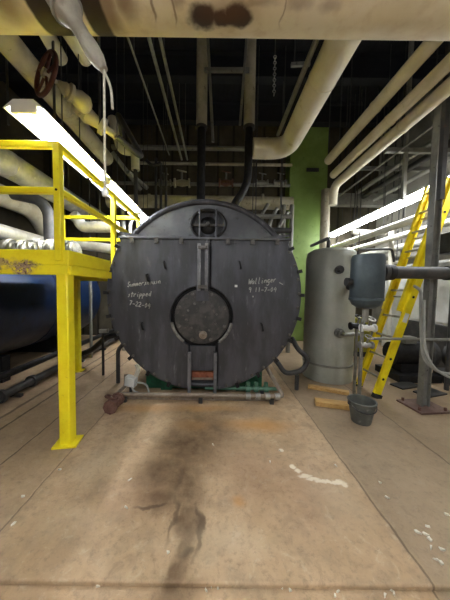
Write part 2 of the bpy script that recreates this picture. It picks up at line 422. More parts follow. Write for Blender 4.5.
# burner plate
bc = V((xc+bx, Y0+.03, zc+bz))
m = MB().lathe(bc+V((0, .06, 0)), (0, -1, 0), [(rh*.99, 0), (rh*.99, .02), (rh*.9, .025)], 48); m.build('burner_recess', 'gap', boiler)
bp = MB().lathe(bc+V((0, .04, 0)), (0, -1, 0), [(27*S, 0), (27.5*S, .02), (27*S, .055), (24*S, .06), (0, .062)], 48).build('burner_plate', 'plate', boiler)
for k in range(8):
    q = PI/8+k*PI/4; MB().lathe(bc+V((24.5*S*math.cos(q), -.02, 24.5*S*math.sin(q))), (0, -1, 0), [(.026, 0), (.026, .012), (.014, .014), (.014, .03), (0, .03)], 8).build('bolt', 'bolt', bp)
for k in range(10):
    q = .2+k*PI/5; MB().lathe(bc+V((15*S*math.cos(q), -.02, 15*S*math.sin(q))), (0, -1, 0), [(.016, 0), (.012, .016), (0, .016)], 8).build('rivet', 'bolt', bp)
x_, z_ = B(203, 335)
MB().lathe((x_, Y0+.02, z_), (0, -1, 0), [(.055, 0), (.055, .03), (.035, .035), (.035, .06), (.02, .062), (.02, .04), (0, .04)], 16).build('sight_plug', 'rustdull', bp)
for a0_, a1_, nm in ((PI*.06, PI*.30, 0), (PI*.70, PI*.94, 1)):
    pts = [V((bc.x+30*S*math.cos(-q), Y0-.005, bc.z+30*S*math.sin(-q))) for q in (a0_+(a1_-a0_)*i/14 for i in range(15))]
    MB().tube(pts, .02, .0001, 8).build('gasket', 'gasket', boiler)
# flue panel under the burner
x0, z1 = B(190, 346); x1, z0 = B(215, 371)
MB().box(((x0+x1)/2, Y0+.02, (z0+z1)/2), (x1-x0, .05, z1-z0)).build('access_panel', 'boiler', boiler, bevel=.006)
MB().box(((x0+x1)/2, Y0+.11, z0-.075), (x1-x0-.04, .1, .15)).build('firebrick', 'firebrick', boiler)
MB().box(((x0+x1)/2, Y0+.08, z0-.13), (x1-x0-.06, .06, .03)).build('grate_bar', 'rustdull', boiler)
for s in (-1, 1):
    MB().box(((x0+x1)/2+s*(x1-x0)/2*1.02, Y0-.02, z0-.02), (.045, .04, .56)).build('door_stile', 'worn', boiler, bevel=.005)
# handwriting in chalk
GL = {
 'W': [[(0,1),(.25,0),(.5,.7),(.75,0),(1,1)]], 'a': [[(.8,.5),(.4,.6),(.1,.3),(.4,0),(.75,.3),(.8,.55),(.85,0)]], 'l': [[(.3,1.1),(.35,0),(.6,.05)]],
 'i': [[(.4,.55),(.45,0),(.6,.05)],[(.4,.8),(.43,.84)]], 'n': [[(.1,.55),(.12,0),(.15,.35),(.5,.6),(.75,.4),(.8,0)]],
 'g': [[(.8,.5),(.4,.6),(.1,.3),(.4,.02),(.8,.3),(.8,-.3),(.4,-.5),(.1,-.3)]], 'e': [[(.1,.3),(.8,.35),(.5,.62),(.15,.4),(.2,.05),(.8,.08)]],
 'r': [[(.1,.55),(.15,0),(.18,.35),(.5,.6),(.75,.5)]], '-': [[(.1,.35),(.8,.37)]], '7': [[(.05,.85),(.8,.9),(.3,0)]], '0': [[(.5,.9),(.1,.5),(.4,0),(.8,.4),(.5,.9)]],
 '4': [[(.5,.95),(.1,.4),(.9,.42)],[(.7,.8),(.65,-.05)]], '1': [[(.4,.9),(.45,0)]], '9': [[(.8,.75),(.4,.95),(.15,.6),(.5,.45),(.8,.75),(.7,-.1)]],
 '2': [[(.1,.75),(.5,.95),(.8,.65),(.1,.02),(.9,.05)]], 'S': [[(.85,.85),(.4,1),(.15,.7),(.8,.35),(.5,0),(.1,.15)]], 'u': [[(.1,.55),(.2,.05),(.6,.05),(.75,.55),(.85,0)]],
 'm': [[(.05,0),(.1,.55),(.35,.5),(.4,0),(.45,.5),(.7,.55),(.8,0)]], 'o': [[(.5,.58),(.1,.3),(.45,0),(.8,.3),(.5,.58)]], 's': [[(.7,.5),(.3,.55),(.6,.25),(.2,0)]],
 'h': [[(.15,1.05),(.15,0),(.2,.4),(.55,.55),(.75,0)]], 't': [[(.4,.95),(.4,0),(.6,.05)],[(.1,.65),(.75,.68)]], 'p': [[(.1,.55),(.1,-.45)],[(.1,.45),(.6,.55),(.7,.2),(.1,.05)]],
 'd': [[(.75,1),(.75,0)],[(.75,.4),(.3,.55),(.15,.15),(.75,.1)]], ' ': []}
def write(txt, x, z, w, h, slant=.2, tilt=0.0, parent=None):
    m = MB()
    for i, ch in enumerate(txt):
        for st in GL[ch]:
            pts = [V((x+(i+u)*w+v*h*slant, Y0-.002, z+v*h+(i+u)*w*tilt)) for u, v in st]
            m.tube(pts, .0055, .01, 5)
    return m.build('chalk_writing', 'chalk', parent)
doors = [o for o in bpy.data.objects if o.parent == boiler and o.name.startswith('door') and 'stile' not in o.name]
x_, z_ = B(127, 287); write('Summershousn', x_, z_, 2.75*S, 5*S, .2, .12, doors[0])
x_, z_ = B(127.5, 297); write('stripped', x_, z_, 2.9*S, 5*S, .2, .05, doors[0])
x_, z_ = B(129, 305); write('7-22-04', x_, z_, 3.0*S, 5*S, .2, -.15, doors[0])
x_, z_ = B(248, 284.5); write('Wallinger', x_, z_, 3.05*S, 5.5*S, .2, .10, doors[1])
x_, z_ = B(248, 292); write('9 11-7-04', x_, z_, 3.1*S, 5*S, .15, .02, doors[1])
x_, z_ = B(236, 286); MB().box((x_, Y0-.002, z_), (.035, .006, .03)).build('tag_sticker', 'whitepaint', doors[1])
x_, z_ = B(281, 283.5); MB().box((x_, Y0-.002, z_), (.055, .006, .012), (0, .5, 0)).build('chalk_mark', 'chalk', doors[1])
x_, z_ = B(250, 296.5); MB().box((x_+.04, Y0-.002, z_), (.02, .006, .02)).build('chalk_mark', 'chalk', doors[1])
# cradle under the boiler
base = MB()
zb = zc-R*.97
for s in (-1, 1):
    base.box((xc+s*.55, Y0+1.15, .11), (.16, 1.8, .22))
base.box((xc, Y0+.32, .17), (1.7, .10, .30)); base.box((xc, Y0+1.8, .17), (1.7, .1, .30))
base.build('cradle', 'green', boiler)

# skid pipe in front of the boiler and its fittings
yf = F(200, 402).y
pl = F(116, 404); pr = F(282, 402)
sk = T('drain_pipe', 'long low rusty grey pipe lying across the floor in front of the boiler', 'pipe', (xc, yf, 0))
zt = .10
MB().tube([(pl.x+.02, yf-.02, zt), (pr.x, yf-.02, zt), (P(266, 366, yf+.35).x, yf+.35, P(266, 366, yf+.35).z)], .028, .05, 14).build('pipe', 'rustdull', sk)
MB().box((xc-.03, yf+.07, .04), (pr.x-pl.x-.1, .09, .06)).build('skid_channel', 'rustdull', sk, bevel=.005)
for k in (.04, .5, .93): MB().box((pl.x+(pr.x-pl.x)*k, yf-.02, .035), (.05, .05, .07)).build('stand', 'darkgrey', sk)
for k in range(4):
    q = F(246+k*9, 396); MB().cyl((q.x-.03, yf-.02, zt), (q.x+.03, yf-.02, zt), .042, 12).build('coupling', 'alu', sk)
gv = T('pipe_union', 'pale green threaded pipe fittings behind the right end of the floor pipe', 'fitting', (P(262, 386, 3.2).x, yf+.19, 0))
zz = P(262, 389, 3.2).z
m = MB().cyl((P(205, 390, 3.2).x, yf+.19, zz), (P(279, 390, 3.2).x, yf+.19, zz), .026, 14); m.build('pipe', 'palegreen', gv)
for px in (248, 256, 266):
    q = P(px, 389, 3.2); m = MB().cyl((q.x-.03, yf+.19, zz), (q.x+.03, yf+.19, zz), .05, 8); m.cyl((q.x, yf+.19, zz), (q.x, yf+.19, zz+.09), .03, 8)
    m.build('hex_union', 'palegreen', gv)
MB().box((P(262, 386, 3.2).x, yf+.19, (zz-.026)/2), (.05, .05, zz-.026)).build('foot', 'darkgrey', gv)
# rusty valve cluster at the left end
vc = T('rusty_valve', 'rusty red corroded valve cluster at the left end of the floor pipe', 'valve', F(114, 410))
q = F(114, 410)
m = MB().cyl((q.x, q.y-.10, .085), (q.x, q.y+.12, .085), .06, 14); m.cyl((q.x-.07, q.y, .085), (q.x+.06, q.y, .085), .045, 12); m.build('body', 'rust', vc)
for dy in (-.11, .10): MB().cyl((q.x, q.y+dy, .085), (q.x, q.y+dy+.03, .085), .085, 8).build('flange', 'rust', vc)
MB().ring((q.x-.03, q.y-.02, .17), (.25, .3, 1), .06, .013, 20, 8).build('handwheel', 'rust', vc)
MB().cyl((q.x, q.y, .1), (q.x-.03, q.y-.02, .17), .016, 8).build('stem', 'rustdull', vc)
MB().tube([(q.x-.05, q.y+.1, .09), (q.x-.06, q.y+.3, .10), (q.x-.02, q.y+.42, .12), (q.x-.02, q.y+.44, .28)], .024, .06, 10).build('branch_pipe', 'rustdull', vc)
# white junction box with cable loop
q = P(131, 381, yf+.16)
jb = T('junction_box', 'small white electrical box with a looped grey cable at the boiler corner', 'box', (q.x, q.y, 0))
MB().box((q.x, q.y, q.z), (.15, .09, .14), (.1, .15, -.2)).build('box', 'whitepaint', jb, bevel=.012)
MB().tube([(q.x+.06, q.y+.02, q.z+.06), (q.x+.1, q.y+.02, q.z+.16), (q.x+.06, q.y+.04, q.z+.22)], .028, .03, 10).build('connector', 'chip', jb)
MB().tube([(q.x+.02, q.y-.03, q.z-.06), (q.x+.06, q.y-.06, q.z-.12), (q.x+.16, q.y-.06, q.z-.15), (q.x+.27, q.y-.03, q.z-.2), (q.x+.22, q.y-.02, q.z-.02), (q.x+.07, q.y, q.z-.02)], .014, .08, 8).build('cable', 'cable', jb)
MB().tube([(q.x-.02, q.y+.05, q.z), (q.x-.02, q.y+.05, .01)], .022, .01, 8).build('stem', 'darkgrey', jb)

# black loop pipe at right of boiler
q = lambda a, b: P(a, b, 3.42)
MB().tube([P(292, 338, 3.6), q(298, 350), q(309, 358), q(303, 371), q(285, 374), q(278, 363), P(272, 356, 3.5)], .036, .12, 12).build('bent_pipe', 'darkgrey', label='dark bent pipe loop sticking out beside the lower right of the boiler', cat='pipe')
MB().tube([q(297, 375), (q(297, 375).x, 3.42, .012)], .03, .01, 10).build('pipe_prop', 'darkgrey', label='short dark prop standing on the floor under the bent pipe loop', cat='prop')

# ------------------------------------------------------------------ pipes
def pipe(name, label, pts, r, mat, cat='pipe', fil=None, bands=(), bandmat=None, seg=18, group=None, parent=None, hang=()):
    pts = [V(p) for p in pts]
    if not bands and not hang:
        return MB().tube(pts, r, fil, seg).build(name, mat, parent, label=label, cat=cat, group=group)
    z = min(p.z for p in pts); o = T(name, label, cat, (pts[0].x, pts[0].y, pts[0].z), group)
    MB().tube(pts, r, fil, seg).build('jacket', mat, o)
    for (c, d, rr, w) in bands:
        d = V(d).normalized(); c = V(c); MB().cyl(c-d*w/2, c+d*w/2, rr, seg).build('band', bandmat or mat, o)
    for h in hang: MB().cyl((h[0], h[1], h[2]+r*.9), (h[0], h[1], ZC), .01, 6).build('hanger', 'darkgrey', o)
    return o

# big overhead pipe across the top
YP, RP = 1.55, .26
dd = ray(216, 38); el = math.atan2(dd.z, dd.y)
ZP = 1.5 + YP*math.tan(el) + RP/math.cos(el)
t, base = MT.pop('bigpipe_nt')
def surf(px, py):     # where the view ray meets the pipe surface
    d = ray(px, py); d = d/d.y
    lo, A = None, 1+d.z*d.z
    Bq = 2*(-YP + d.z*(1.5-ZP)); Cq = YP*YP+(1.5-ZP)**2-RP*RP
    D = Bq*Bq-4*A*Cq
    tt = (-Bq-math.sqrt(max(D, 0)))/(2*A); return tuple(CL+d*tt)
def sb(px, py, rx, rr, e=.3, k=1): return (surf(px, py), (rx, rr, rr), e, k)
scorch = t.spots(t.warp(.10, 9), [sb(203, 18, .11, .09, .55, .95), sb(238, 17, .10, .085, .55, .95), sb(222, 19, .12, .06, .4, .95)])
base = t.mix(scorch, base, lin('#20110a'))
drip = t.spots(t.warp(.06, 10), [sb(225, 12, .3, .12, 0, .5), sb(125, 4, .12, .14, .1, .75), sb(153, 6, .015, .12, .2, .7), sb(173, 6, .015, .14, .2, .7), sb(178, 2, .06, .06, .2, .5),
        sb(105, 8, .12, .3, .2, .75), sb(5, 3, .16, .2, .1, .7), sb(22, 12, .1, .12, .1, .4), sb(300, 3, .12, .05, .1, .45), sb(330, 6, .1, .05, .2, .45), sb(255, 2, .2, .04, .1, .5), sb(285, 5, .01, .14, .2, .5)])
base = t.mix(drip, base, lin('#6d4524'))
collar = t.spots(t.warp(.03, 8), [sb(50, 16, .115, .6, .8, 1), sb(95, 16, .075, .6, .7, 1)])  # dark collar-like bands: brown stain and shadow painted together into the jacket colour
base = t.mix(collar, base, lin('#2a180d'))
t.color(base); t.b.inputs['Roughness'].default_value = .6; t.bump(t.noise(20), .2, .01)
big = MB().cyl((XL+.05, YP, ZP), (XR-.05, YP, ZP), RP, 56)
KEEP.add('overhead_pipe')
big.build('overhead_pipe', t.m, label='huge cream insulated pipe crossing the top of the photo with scorched brown patches', cat='pipe')

# hanging fitting at the top left, with its cord
Yh = 1.12
a = P(52, -16, Yh); b = P(104, 70, Yh+.03); d = b-a; L = d.length
hf = T('hanging_fitting', 'pale grey tapered fitting hanging in front of the overhead pipe with a white cord', 'fitting', b)
prof = [(.0, .0), (.055, .0), (.064, L*.10), (.064, L*.28), (.048, L*.37), (.033, L*.46), (.032, L*.6), (.037, L*.74), (.035, L*.86), (.027, L*.93), (.02, L*.97), (.018, L), (0, L)]
MB().lathe(a, d, prof, 24).build('body', 'fitting', hf)
MB().cyl(a+d*.26, a+d*.30, .07, 24).build('collar', 'alu', hf)
e = a-V((0, 0, 0)); MB().tube([a+d*.02, a-d*.2, (a.x-.15, Yh, ZC-.02)], .02, .1, 10).build('drop_rod', 'grey', hf)
MB().tube([b, b+V((.0, 0, -.03)), (b.x, b.y, P(107, 192, b.y).z)], .0055, .01, 8).build('cord', 'cord', hf)
MB().lathe((b.x, b.y, P(107, 190, b.y).z-.03), (0, 0, 1), [(0, 0), (.012, .0), (.016, .02), (.008, .04), (0, .04)], 12).build('cord_knob', 'whitepaint', hf)
c0 = b+V((.012, .02, 0))
MB().tube([b-d*.03, c0+V((.012, 0, -.06)), c0+V((.018, 0, -.16))], .006, .03, 8).build('hook', 'cord', hf)

# cream pipe with handwheel valve, left
Xa = -2.25
zA = PX(12, 47, Xa).z
pipe('insulated_pipe', 'thick cream pipe running away overhead at the upper left behind the light', [(Xa, 1.2, zA), (Xa, 4.9, zA)], .13, 'tan', bands=[((Xa, 3.6, zA), (0, 1, 0), .14, .05)], hang=[(Xa, 4.0, zA)])
# valve
vq = P(66, 78, 2.35)
va = T('gate_valve', 'gate valve with brown red spoked handwheel at upper left under the overhead pipe', 'valve', vq)
hw = P(46, 74, 2.3)
ax = V((.52, .85, -.1)).normalized()
u, v, _ = frame(ax)
m = MB().ring(hw, ax, .19, .02, 36, 10); wh = m.build('handwheel', 'wheel', va)
for k in range(5):
    q = 2*PI*k/5; MB().cyl(hw, hw+(u*math.cos(q)+v*math.sin(q))*.185, .013, 8).build('spoke', 'wheel', wh)
MB().lathe(hw-ax*.03, ax, [(.04, 0), (.04, .06), (.02, .065), (.02, .15)], 12).build('stem', 'fitting', va)
vb = hw+ax*.32
MB().lathe(hw+ax*.1, ax, [(.03, 0), (.045, .04), (.06, .06), (.06, .09), (.085, .1), (.085, .13), (.06, .14), (.09, .2), (.09, .28), (.05, .32), (0, .33)], 20).build('bonnet', 'tan', va)
m = MB().lathe(vb+V((-.26, .05, .1)), V((.52, .25, -.28)), [(.095, .12), (.095, .16), (.055, .17), (.07, .25), (.09, .3), (.07, .36), (.055, .44), (.095, .45), (.095, .49), (.04, .5), (.04, .62)], 20); m.build('body', 'tan', va)
# branch pipes up and down from valve
ve = vb+V((-.26, .05, .1))+V((.52, .25, -.28)).normalized()*.64
pipe('riser_pipe', 'thin dark pipe running down and away from the valve with the brown handwheel', [ve, ve+V((.25, .2, -.15)), P(117, 112, 3.4), P(122, 135, 4.0)], .035, 'darkgrey', fil=.15)
for (a1, a2, lab, mt) in (((48, 36), (62, 62), 'short cream pipe end beside the handwheel, left of two', 'cream'), ((73, 38), (88, 62), 'short cream pipe end beside the handwheel, right of two', 'cream')):
    s0 = P(a1[0], a1[1], 2.75); s1 = P(a2[0], a2[1], 3.0)
    MB().lathe(s0-(s1-s0)*.5, s1-s0, [(.085, 0), (.085, (s1-s0).length*1.4), (.07, (s1-s0).length*1.46), (0, (s1-s0).length*1.5)], 18).build('pipe_end', mt, label=lab, cat='pipe')
for px in (53, 6, 99):
    Yr = 3.15 if px == 6 else 2.75; q = P(px, 40, Yr); z2 = P(px, 125, Yr).z
    MB().cyl((q.x, Yr, z2), (q.x, Yr, ZC-.002), .014, 8).build('hanger_rod', 'darkgrey', label={53: 'thin dark hanger rod passing beside the brown handwheel', 6: 'thin dark hanger rod at the far upper left of the photo', 99: 'thin dark hanger rod right of the gate valve'}[px], cat='rod')

# slanting conduits
for (px, w, lab, ye) in ((128, .014, 'thin pale conduit running away under the ceiling, leftmost of three', 5.5), (149, .024, 'conduit running away under the ceiling, middle of three', 5.7), (160, .022, 'conduit running away under the ceiling, rightmost of three', 5.7)):
    q = P(px, 38, 3.0); pipe('conduit', lab, [(q.x, 2.0, q.z), (q.x, ye, q.z)], w, 'grey', seg=10, hang=[(q.x, 3.2, q.z), (q.x, 5.3, q.z)])

# two tall uprights above the boiler
Yu = 4.35
for (px0, px1, lab) in ((202, 201, 'tall riser standing above the boiler, left of two, tan above and black below'), (250, 248, 'tall riser above the boiler, right of two, black foot curving to the left')):
    top = P(px0, 40, Yu); top.z = ZC-.02; mid = P((px0+px1)/2, 128, Yu); bot = P(px1, 196, Yu)
    o = T('steam_riser', lab, 'pipe', (bot.x, Yu, zc+R*.97))
    MB().cyl((mid.x, Yu, mid.z), (mid.x, Yu, ZC-.02), .098, 20).build('jacket', 'tan', o)
    if px0 > 220:
        e1 = P(232, 208, Yu); MB().tube([(mid.x, Yu, mid.z), (mid.x, Yu, P(246, 178, Yu).z), (mid.x-.07, Yu, P(246, 190, Yu).z), (e1.x, Yu, e1.z), (e1.x-.05, Yu, zc+R*.93)], .072, .25, 18).build('lower_pipe', 'black', o)
    else:
        MB().cyl((mid.x, Yu, mid.z), (mid.x, Yu, zc+R*.93), .075, 18).build('lower_pipe', 'black', o)
    MB().cyl((mid.x, Yu, mid.z-.02), (mid.x, Yu, mid.z+.02), .104, 20).build('flange', 'darkgrey', o)
q0 = P(206, 77, Yu); q1 = P(246, 77, Yu)
MB().bar((q0.x-.02, Yu-.13, q0.z), (q1.x+.04, Yu-.13, q1.z), .05, .06).build('cross_brace', 'grey', label='short horizontal grey bar joining the two tall risers', cat='brace')
q0 = P(208, 42, 4.2); q1 = P(213, 142, 4.2)
MB().cyl(q0+(q0-q1)*.35, q1, .026, 10).build('hanger_rod', 'grey', label='slanting grey rod just right of the left tall riser', cat='rod')
q0 = P(245, 60, 4.2); q1 = P(240, 125, 4.2)
MB().cyl(q0+(q0-q1)*.6, q1, .022, 10).build('hanger_rod', 'grey', label='slanting grey rod just left of the right tall riser', cat='rod')
# chain and hook at right
ch = T('lifting_chain', 'short pale chain hanging in the dark between riser and cream pipe', 'chain', P(274, 92, 3.6))
q0 = P(275, 57, 3.6)
for k in range(14):
    MB().ring(q0+V((0, 0, -.04*k)), (1, 0, 0) if k % 2 else (0, 1, 0), .02, .006, 12, 6).build('link', 'alu', ch)
MB().cyl(q0+V((0, 0, .02)), (q0.x, q0.y, ZC), .006, 6).build('wire', 'darkgrey', ch)
q0 = P(291, 65, 3.7); q1 = P(310, 64, 3.7)
st = T('strut', 'small grey strut beside the big cream pipe in the dark', 'strut', q0)
MB().bar(q0, q1, .04, .05).build('bar', 'grey', st); MB().cyl(q0+V((.05, 0, .02)), (q0.x+.05, q0.y, ZC), .01, 6).build('hanger', 'darkgrey', st)

# cream pipe with elbow, centre right
Ye = 4.3
eb = P(287, 149, Ye)
pipe('insulated_pipe', 'thick cream pipe coming from above and elbowing left to the black riser', [(eb.x, 1.3, eb.z), (eb.x, Ye, eb.z), (P(251, 149, Ye).x+.03, Ye, eb.z)], .165, 'cream', fil=.42, seg=28,
     bands=[((eb.x, 2.9, eb.z), (0, 1, 0), .17, .02), ((P(266, 149, Ye).x, Ye, eb.z), (1, 0, 0), .17, .03)])
MB().cyl((eb.x-.24, 1.3, eb.z+.05), (eb.x-.24, Ye-.3, eb.z+.05), .03, 12).build('conduit', 'grey', label='thin grey conduit running along the left side of the thick cream pipe', cat='conduit')

# three right hand pipes
for (p0, p1, r, lab, mt, drop) in (((430, 45), (328, 168), .075, 'cream pipe running away at the upper right, highest of three', 'cream', 0),
                         ((450, 62), (333, 182), .07, 'cream pipe running away at the upper right, middle of three', 'cream', .25),
                         ((450, 86), (334, 188), .08, 'cream pipe running away at the upper right, lowest of three, bending down', 'cream', .8)):
    X = {0: 2.05, .25: 2.25, .8: 2.42}[drop]
    q = PX(p0[0], p0[1], X)
    q2 = PX(p1[0], p1[1], X)
    pts = [(X, 1.95, q.z), (X, min(q2.y, 6.2), q.z)]
    if drop > .5: pts.append((X, min(q2.y, 6.2)+.02, q.z-.38))
    pipe('insulated_pipe', lab, pts, r, mt, fil=.2, bands=[((X, 3.2, q.z), (0, 1, 0), r+.006, .03)], hang=[(X, 4.5, q.z)])

# ------------------------------------------------------------------ lights
def make_light(label, w, L, group, loc, bare=False, lens=False):
    o = T('fluorescent_light', label, 'light', loc, group); l = V(loc)
    m = MB()
    if lens:
        g = MB().prism([(-w/2, .02), (-w/2+.02, -.05), (w/2-.02, -.05), (w/2, .02)], .03, L-.03); bmesh.ops.translate(g.b, verts=g.b.verts, vec=l); g.build('diffuser', 'lens', o)
    if lens: m.prism([(-w*.6, .022), (w*.6, .022), (w*.3, .08), (-w*.3, .08)], 0, L)
    elif bare: m.prism([(-w*.28, .03), (w*.28, .03), (w*.22, .09), (-w*.22, .09)], 0, L)
    else: m.prism([(-w/2, .0), (-w/2+.015, .0), (-w*.22, .035), (w*.22, .035), (w/2-.015, .0), (w/2, .0), (w*.25, .07), (-w*.25, .07)], 0, L)
    bmesh.ops.translate(m.b, verts=m.b.verts, vec=l); m.build('hood', 'whitepaint', o)
    for s in (-1, 1) if not lens else (): MB().cyl(l+V((s*w*.22, .05, 0)), l+V((s*w*.22, L-.05, 0)), .019, 12).build('tube', 'tube', o)
    for y in (.0125, L-.0125): MB().box(l+V((0, y, .0)), (w*.62, .025, .07)).build('lamp_holder', 'whitepaint', o)
    for y in (L*.4, L*.65): MB().cyl(l+V((0, y, .07)), (l.x, l.y+y, ZC), .006, 6).build('hanger', 'darkgrey', o)
    return o
lq = P(23, 104, 2.02)
labs = ['white hooded fluorescent light at upper left, nearest, above the yellow railing', 'white fluorescent light at left, second away, beyond the yellow railing corner', 'white fluorescent light at left, farthest, near the back wall']
for k in range(3): make_light(labs[k], .34, 1.25, 'fluorescent lights in the left row', (lq.x, lq.y+k*1.36, lq.z-.03))
X2 = 3.42
rz = PX(450, 181, X2).z
L2 = (7.1-2.3)/3
for k, lab in ((0, 'bright fluorescent strip light at right, nearest, behind the top of the yellow ladder'), (1, 'bright fluorescent strip light at right, middle of its row'), (2, 'bright fluorescent strip light at right, farthest, reaching the green pier')):
    make_light(lab, .2, L2-.005, 'fluorescent strip lights in the right row', (X2, 2.3+k*L2, rz), True, True)
# the rows go on behind the photographer
for (x, y, lab) in ((-1.7, -1.5, 'bare fluorescent light behind the photographer, left row'), (.35, -1.7, 'bare fluorescent light behind the photographer, centre row, farther'), (.35, -.95, 'bare fluorescent light behind the photographer, centre row, nearer'), (2.6, -1.5, 'bare fluorescent light behind the photographer, right row')):
    make_light(lab, .24, 1.25 if x != .35 else .7, 'fluorescent lights behind the photographer', (x, y, 2.75), True)

# ------------------------------------------------------------------ yellow platform
yp = F(66, 447).y + .03
xq = F(66, 447).x
near = P(60, 250, yp)
zt0 = P(60, 250, yp).z; zb0 = P(60, 275, yp).z; zr = P(60, 143, yp).z; zm = P(60, 191, yp).z
xr = P(66, 262, yp).x+.02
yfar = 4.35; xl = -2.85
pf = T('platform', 'yellow steel access platform with guard rails standing left of the boiler', 'platform', (xr, yp, 0))
yk = 2.98; xk = xr-.16
MB().prism([(0, 0), (1, 0), (1, 1), (0, 1)], 0, 1).b.free()
m = MB(); A = [(xl, yp), (xr, yp), (xr, yk), (xk, yk), (xk, yfar), (xl, yfar)]
lo_ = [m.b.verts.new((x, y, zt0-.065)) for x, y in A]; hi_ = [m.b.verts.new((x, y, zt0-.035)) for x, y in A]
m.b.faces.new(lo_); m.b.faces.new(hi_)
for i in range(6): m.b.faces.new((lo_[i], lo_[(i+1) % 6], hi_[(i+1) % 6], hi_[i]))
m.build('deck', 'darkgrey', pf)
zmid = (zt0+zb0)/2
# edge beams (channel shaped: two flanges, web) with flaking paint
t = NT('flaking_yellow_paint')
n = t.noise(8, 6, .7); c = t.mix(t.ramp(n, .45, .7), lin('#fbe924'), lin('#f2da18'))
q = P(24, 267, yp)
fk = t.spots(t.warp(.16, 14), [((q.x-xr, 0, q.z), (.19, 3, .09), .3, 1), ((q.x-xr-.2, 0, q.z+.03), (.2, 3, .045), .3, .8)])
c = t.mix(t.math('MULTIPLY', t.ramp(t.noise(30, 4), .35, .5), fk), c, lin('#a98d7d'))
c = t.mix(t.math('MULTIPLY', t.ramp(t.noise(55, 4), .5, .6), fk), c, lin('#5a3c30'))
t.color(c); t.b.inputs['Roughness'].default_value = .42; MT['flaking'] = t.m
H = zt0-zb0
def channel(p0, p1, mat, out):
    m = MB(); p0, p1 = V(p0), V(p1); out = V(out)
    m.bar(p0+V((0, 0, -H*.29)), p1+V((0, 0, -H*.29)), .012, H*.58, up=(0, 0, 1))      # toe board
    m.bar(p0+V((0, 0, -H*.82))+out*.012, p1+V((0, 0, -H*.82))+out*.012, .03, H*.36, up=(0, 0, 1))
    m.bar(p0+V((0, 0, -H*.62))-out*.01, p1+V((0, 0, -H*.62))-out*.01, .01, H*.2, up=(0, 0, 1))
    return m
channel((xl, yp, zt0), (xr, yp, zt0), 'flaking', (0, -1, 0)).build('edge_beam', 'flaking', pf, bevel=.003)
channel((xr, yp, zt0), (xr, yk, zt0), 'yellow', (1, 0, 0)).build('edge_beam', 'yellow', pf, bevel=.003)
channel((xk, yk, zt0), (xk, yfar, zt0), 'yellow', (1, 0, 0)).build('edge_beam', 'yellow', pf, bevel=.003)
channel((xl, yfar, zt0), (xk, yfar, zt0), 'yellow', (0, 1, 0)).build('edge_beam', 'yellow', pf, bevel=.003)
# legs
lx = xr-.05
q2 = F(78, 371)
for (x, y, tname) in ((lx, yp+.03, 0), (q2.x, q2.y, 0), (-2.45, yp+.05, 0)):
    w = .105 if y < 3 else .09
    lg = MB().box((x, y, (zb0+.0)/2+.01), (w, w, zb0+.05-.02)).build('leg', 'yellow', pf, bevel=.012)
    MB().box((x, y, .0075+.001), (w*2.0, w*1.7, .015), (0, 0, .15)).build('base_plate', 'yellow', lg)
# rails
px_ = xr-.075
s = .06
ymid_post = 3.28
for (x, y) in ((px_, yp), (px_, ymid_post), (px_, yfar-.03), (xl+.05, yp), (xl+.05, yfar-.03)):
    MB().box((x, y, (zt0-.1+zr)/2), (s, s, zr-zt0+.1)).build('post', 'yellow', pf, bevel=.006)
for z in (zr-.02, zm):
    MB().bar((xl, yp, z), (px_, yp, z), .05, .055).build('rail', 'yellow', pf, bevel=.006)
    MB().bar((px_, yp, z), (px_, yfar-.03, z), .05, .055).build('rail', 'yellow', pf, bevel=.006)
    MB().bar((xl, yfar-.03, z), (px_, yfar-.03, z), .05, .055).build('rail', 'yellow', pf, bevel=.006)
for (px, py) in ((63, 190), (104, 182)):
    pass
MB().cyl((px_+.0, yp-.031, zm+.0), (px_+.0, yp-.036, zm), .011, 10).build('bolt', 'gap', pf)

# ------------------------------------------------------------------ blue tank and left pipes
bt = T('blue_tank', 'big dark blue horizontal tank lying behind the yellow platform', 'tank', (-4.0, 3.8, 0))
zbT, rT = 1.22, .95
MB().lathe((-4.0, 1.2, zbT), (0, 1, 0), [(0, 0), (.5, .04), (.8, .14), (rT, .32), (rT, 5.0), (.8, 5.2), (.5, 5.3), (0, 5.34)], 64).build('shell', 'blue', bt)
for y in (1.9, 3.6, 5.3):
    MB().box((-4.0, y, .2), (1.5, .14, .40)).build('saddle', 'black', bt)
for y in (2.6, 4.6): MB().lathe((-4.0, y-.03, zbT), (0, 1, 0), [(rT, 0), (rT+.012, .005), (rT+.012, .055), (rT, .06)], 64).build('band', 'blue', bt)
# floor pipes along the tank
z1 = PX(0, 397, -2.7).z; z2 = PX(0, 377, -2.86).z
z1 = max(z1, .06); 
pipe('floor_pipe', 'dark pipe running along the floor beside the blue tank, the lower one', [(-2.7, 1.0, z1), (-2.7, 6.6, z1)], .055, 'darkgrey', bands=[((-2.7, y, z1), (0, 1, 0), .085, .05) for y in (2.9, 3.4)])
pipe('floor_pipe', 'black pipe running along the side of the blue tank, above the lower one', [(-2.86, 1.0, z2), (-2.86, 6.6, z2)], .05, 'black', bands=[((-2.86, 4.3, z2), (0, 1, 0), .08, .05)])
for i, y in enumerate((1.9, 3.1, 4.6, 5.5)):
    MB().box((-2.75, y, (z1-.056)/2), (.3, .05, z1-.056)).build('pipe_support', 'darkgrey', label='low dark block under the floor pipes beside the blue tank', cat='support', group='supports under the left floor pipes')
pipe('crossover_pipe', 'black pipe rising from the floor pipes towards the boiler at left', [P(76, 356, 4.5), P(92, 350, 4.3), P(108, 336, 4.1), P(122, 334, 4.1)], .05, 'black', fil=.15)
pipe('vent_pipe', 'thin grey upright pipe in front of the blue tank near the boiler', [(P(91, 330, 4.9).x, 4.9, .005), (P(91, 330, 4.9).x, 4.9, 1.9)], .03, 'grey')
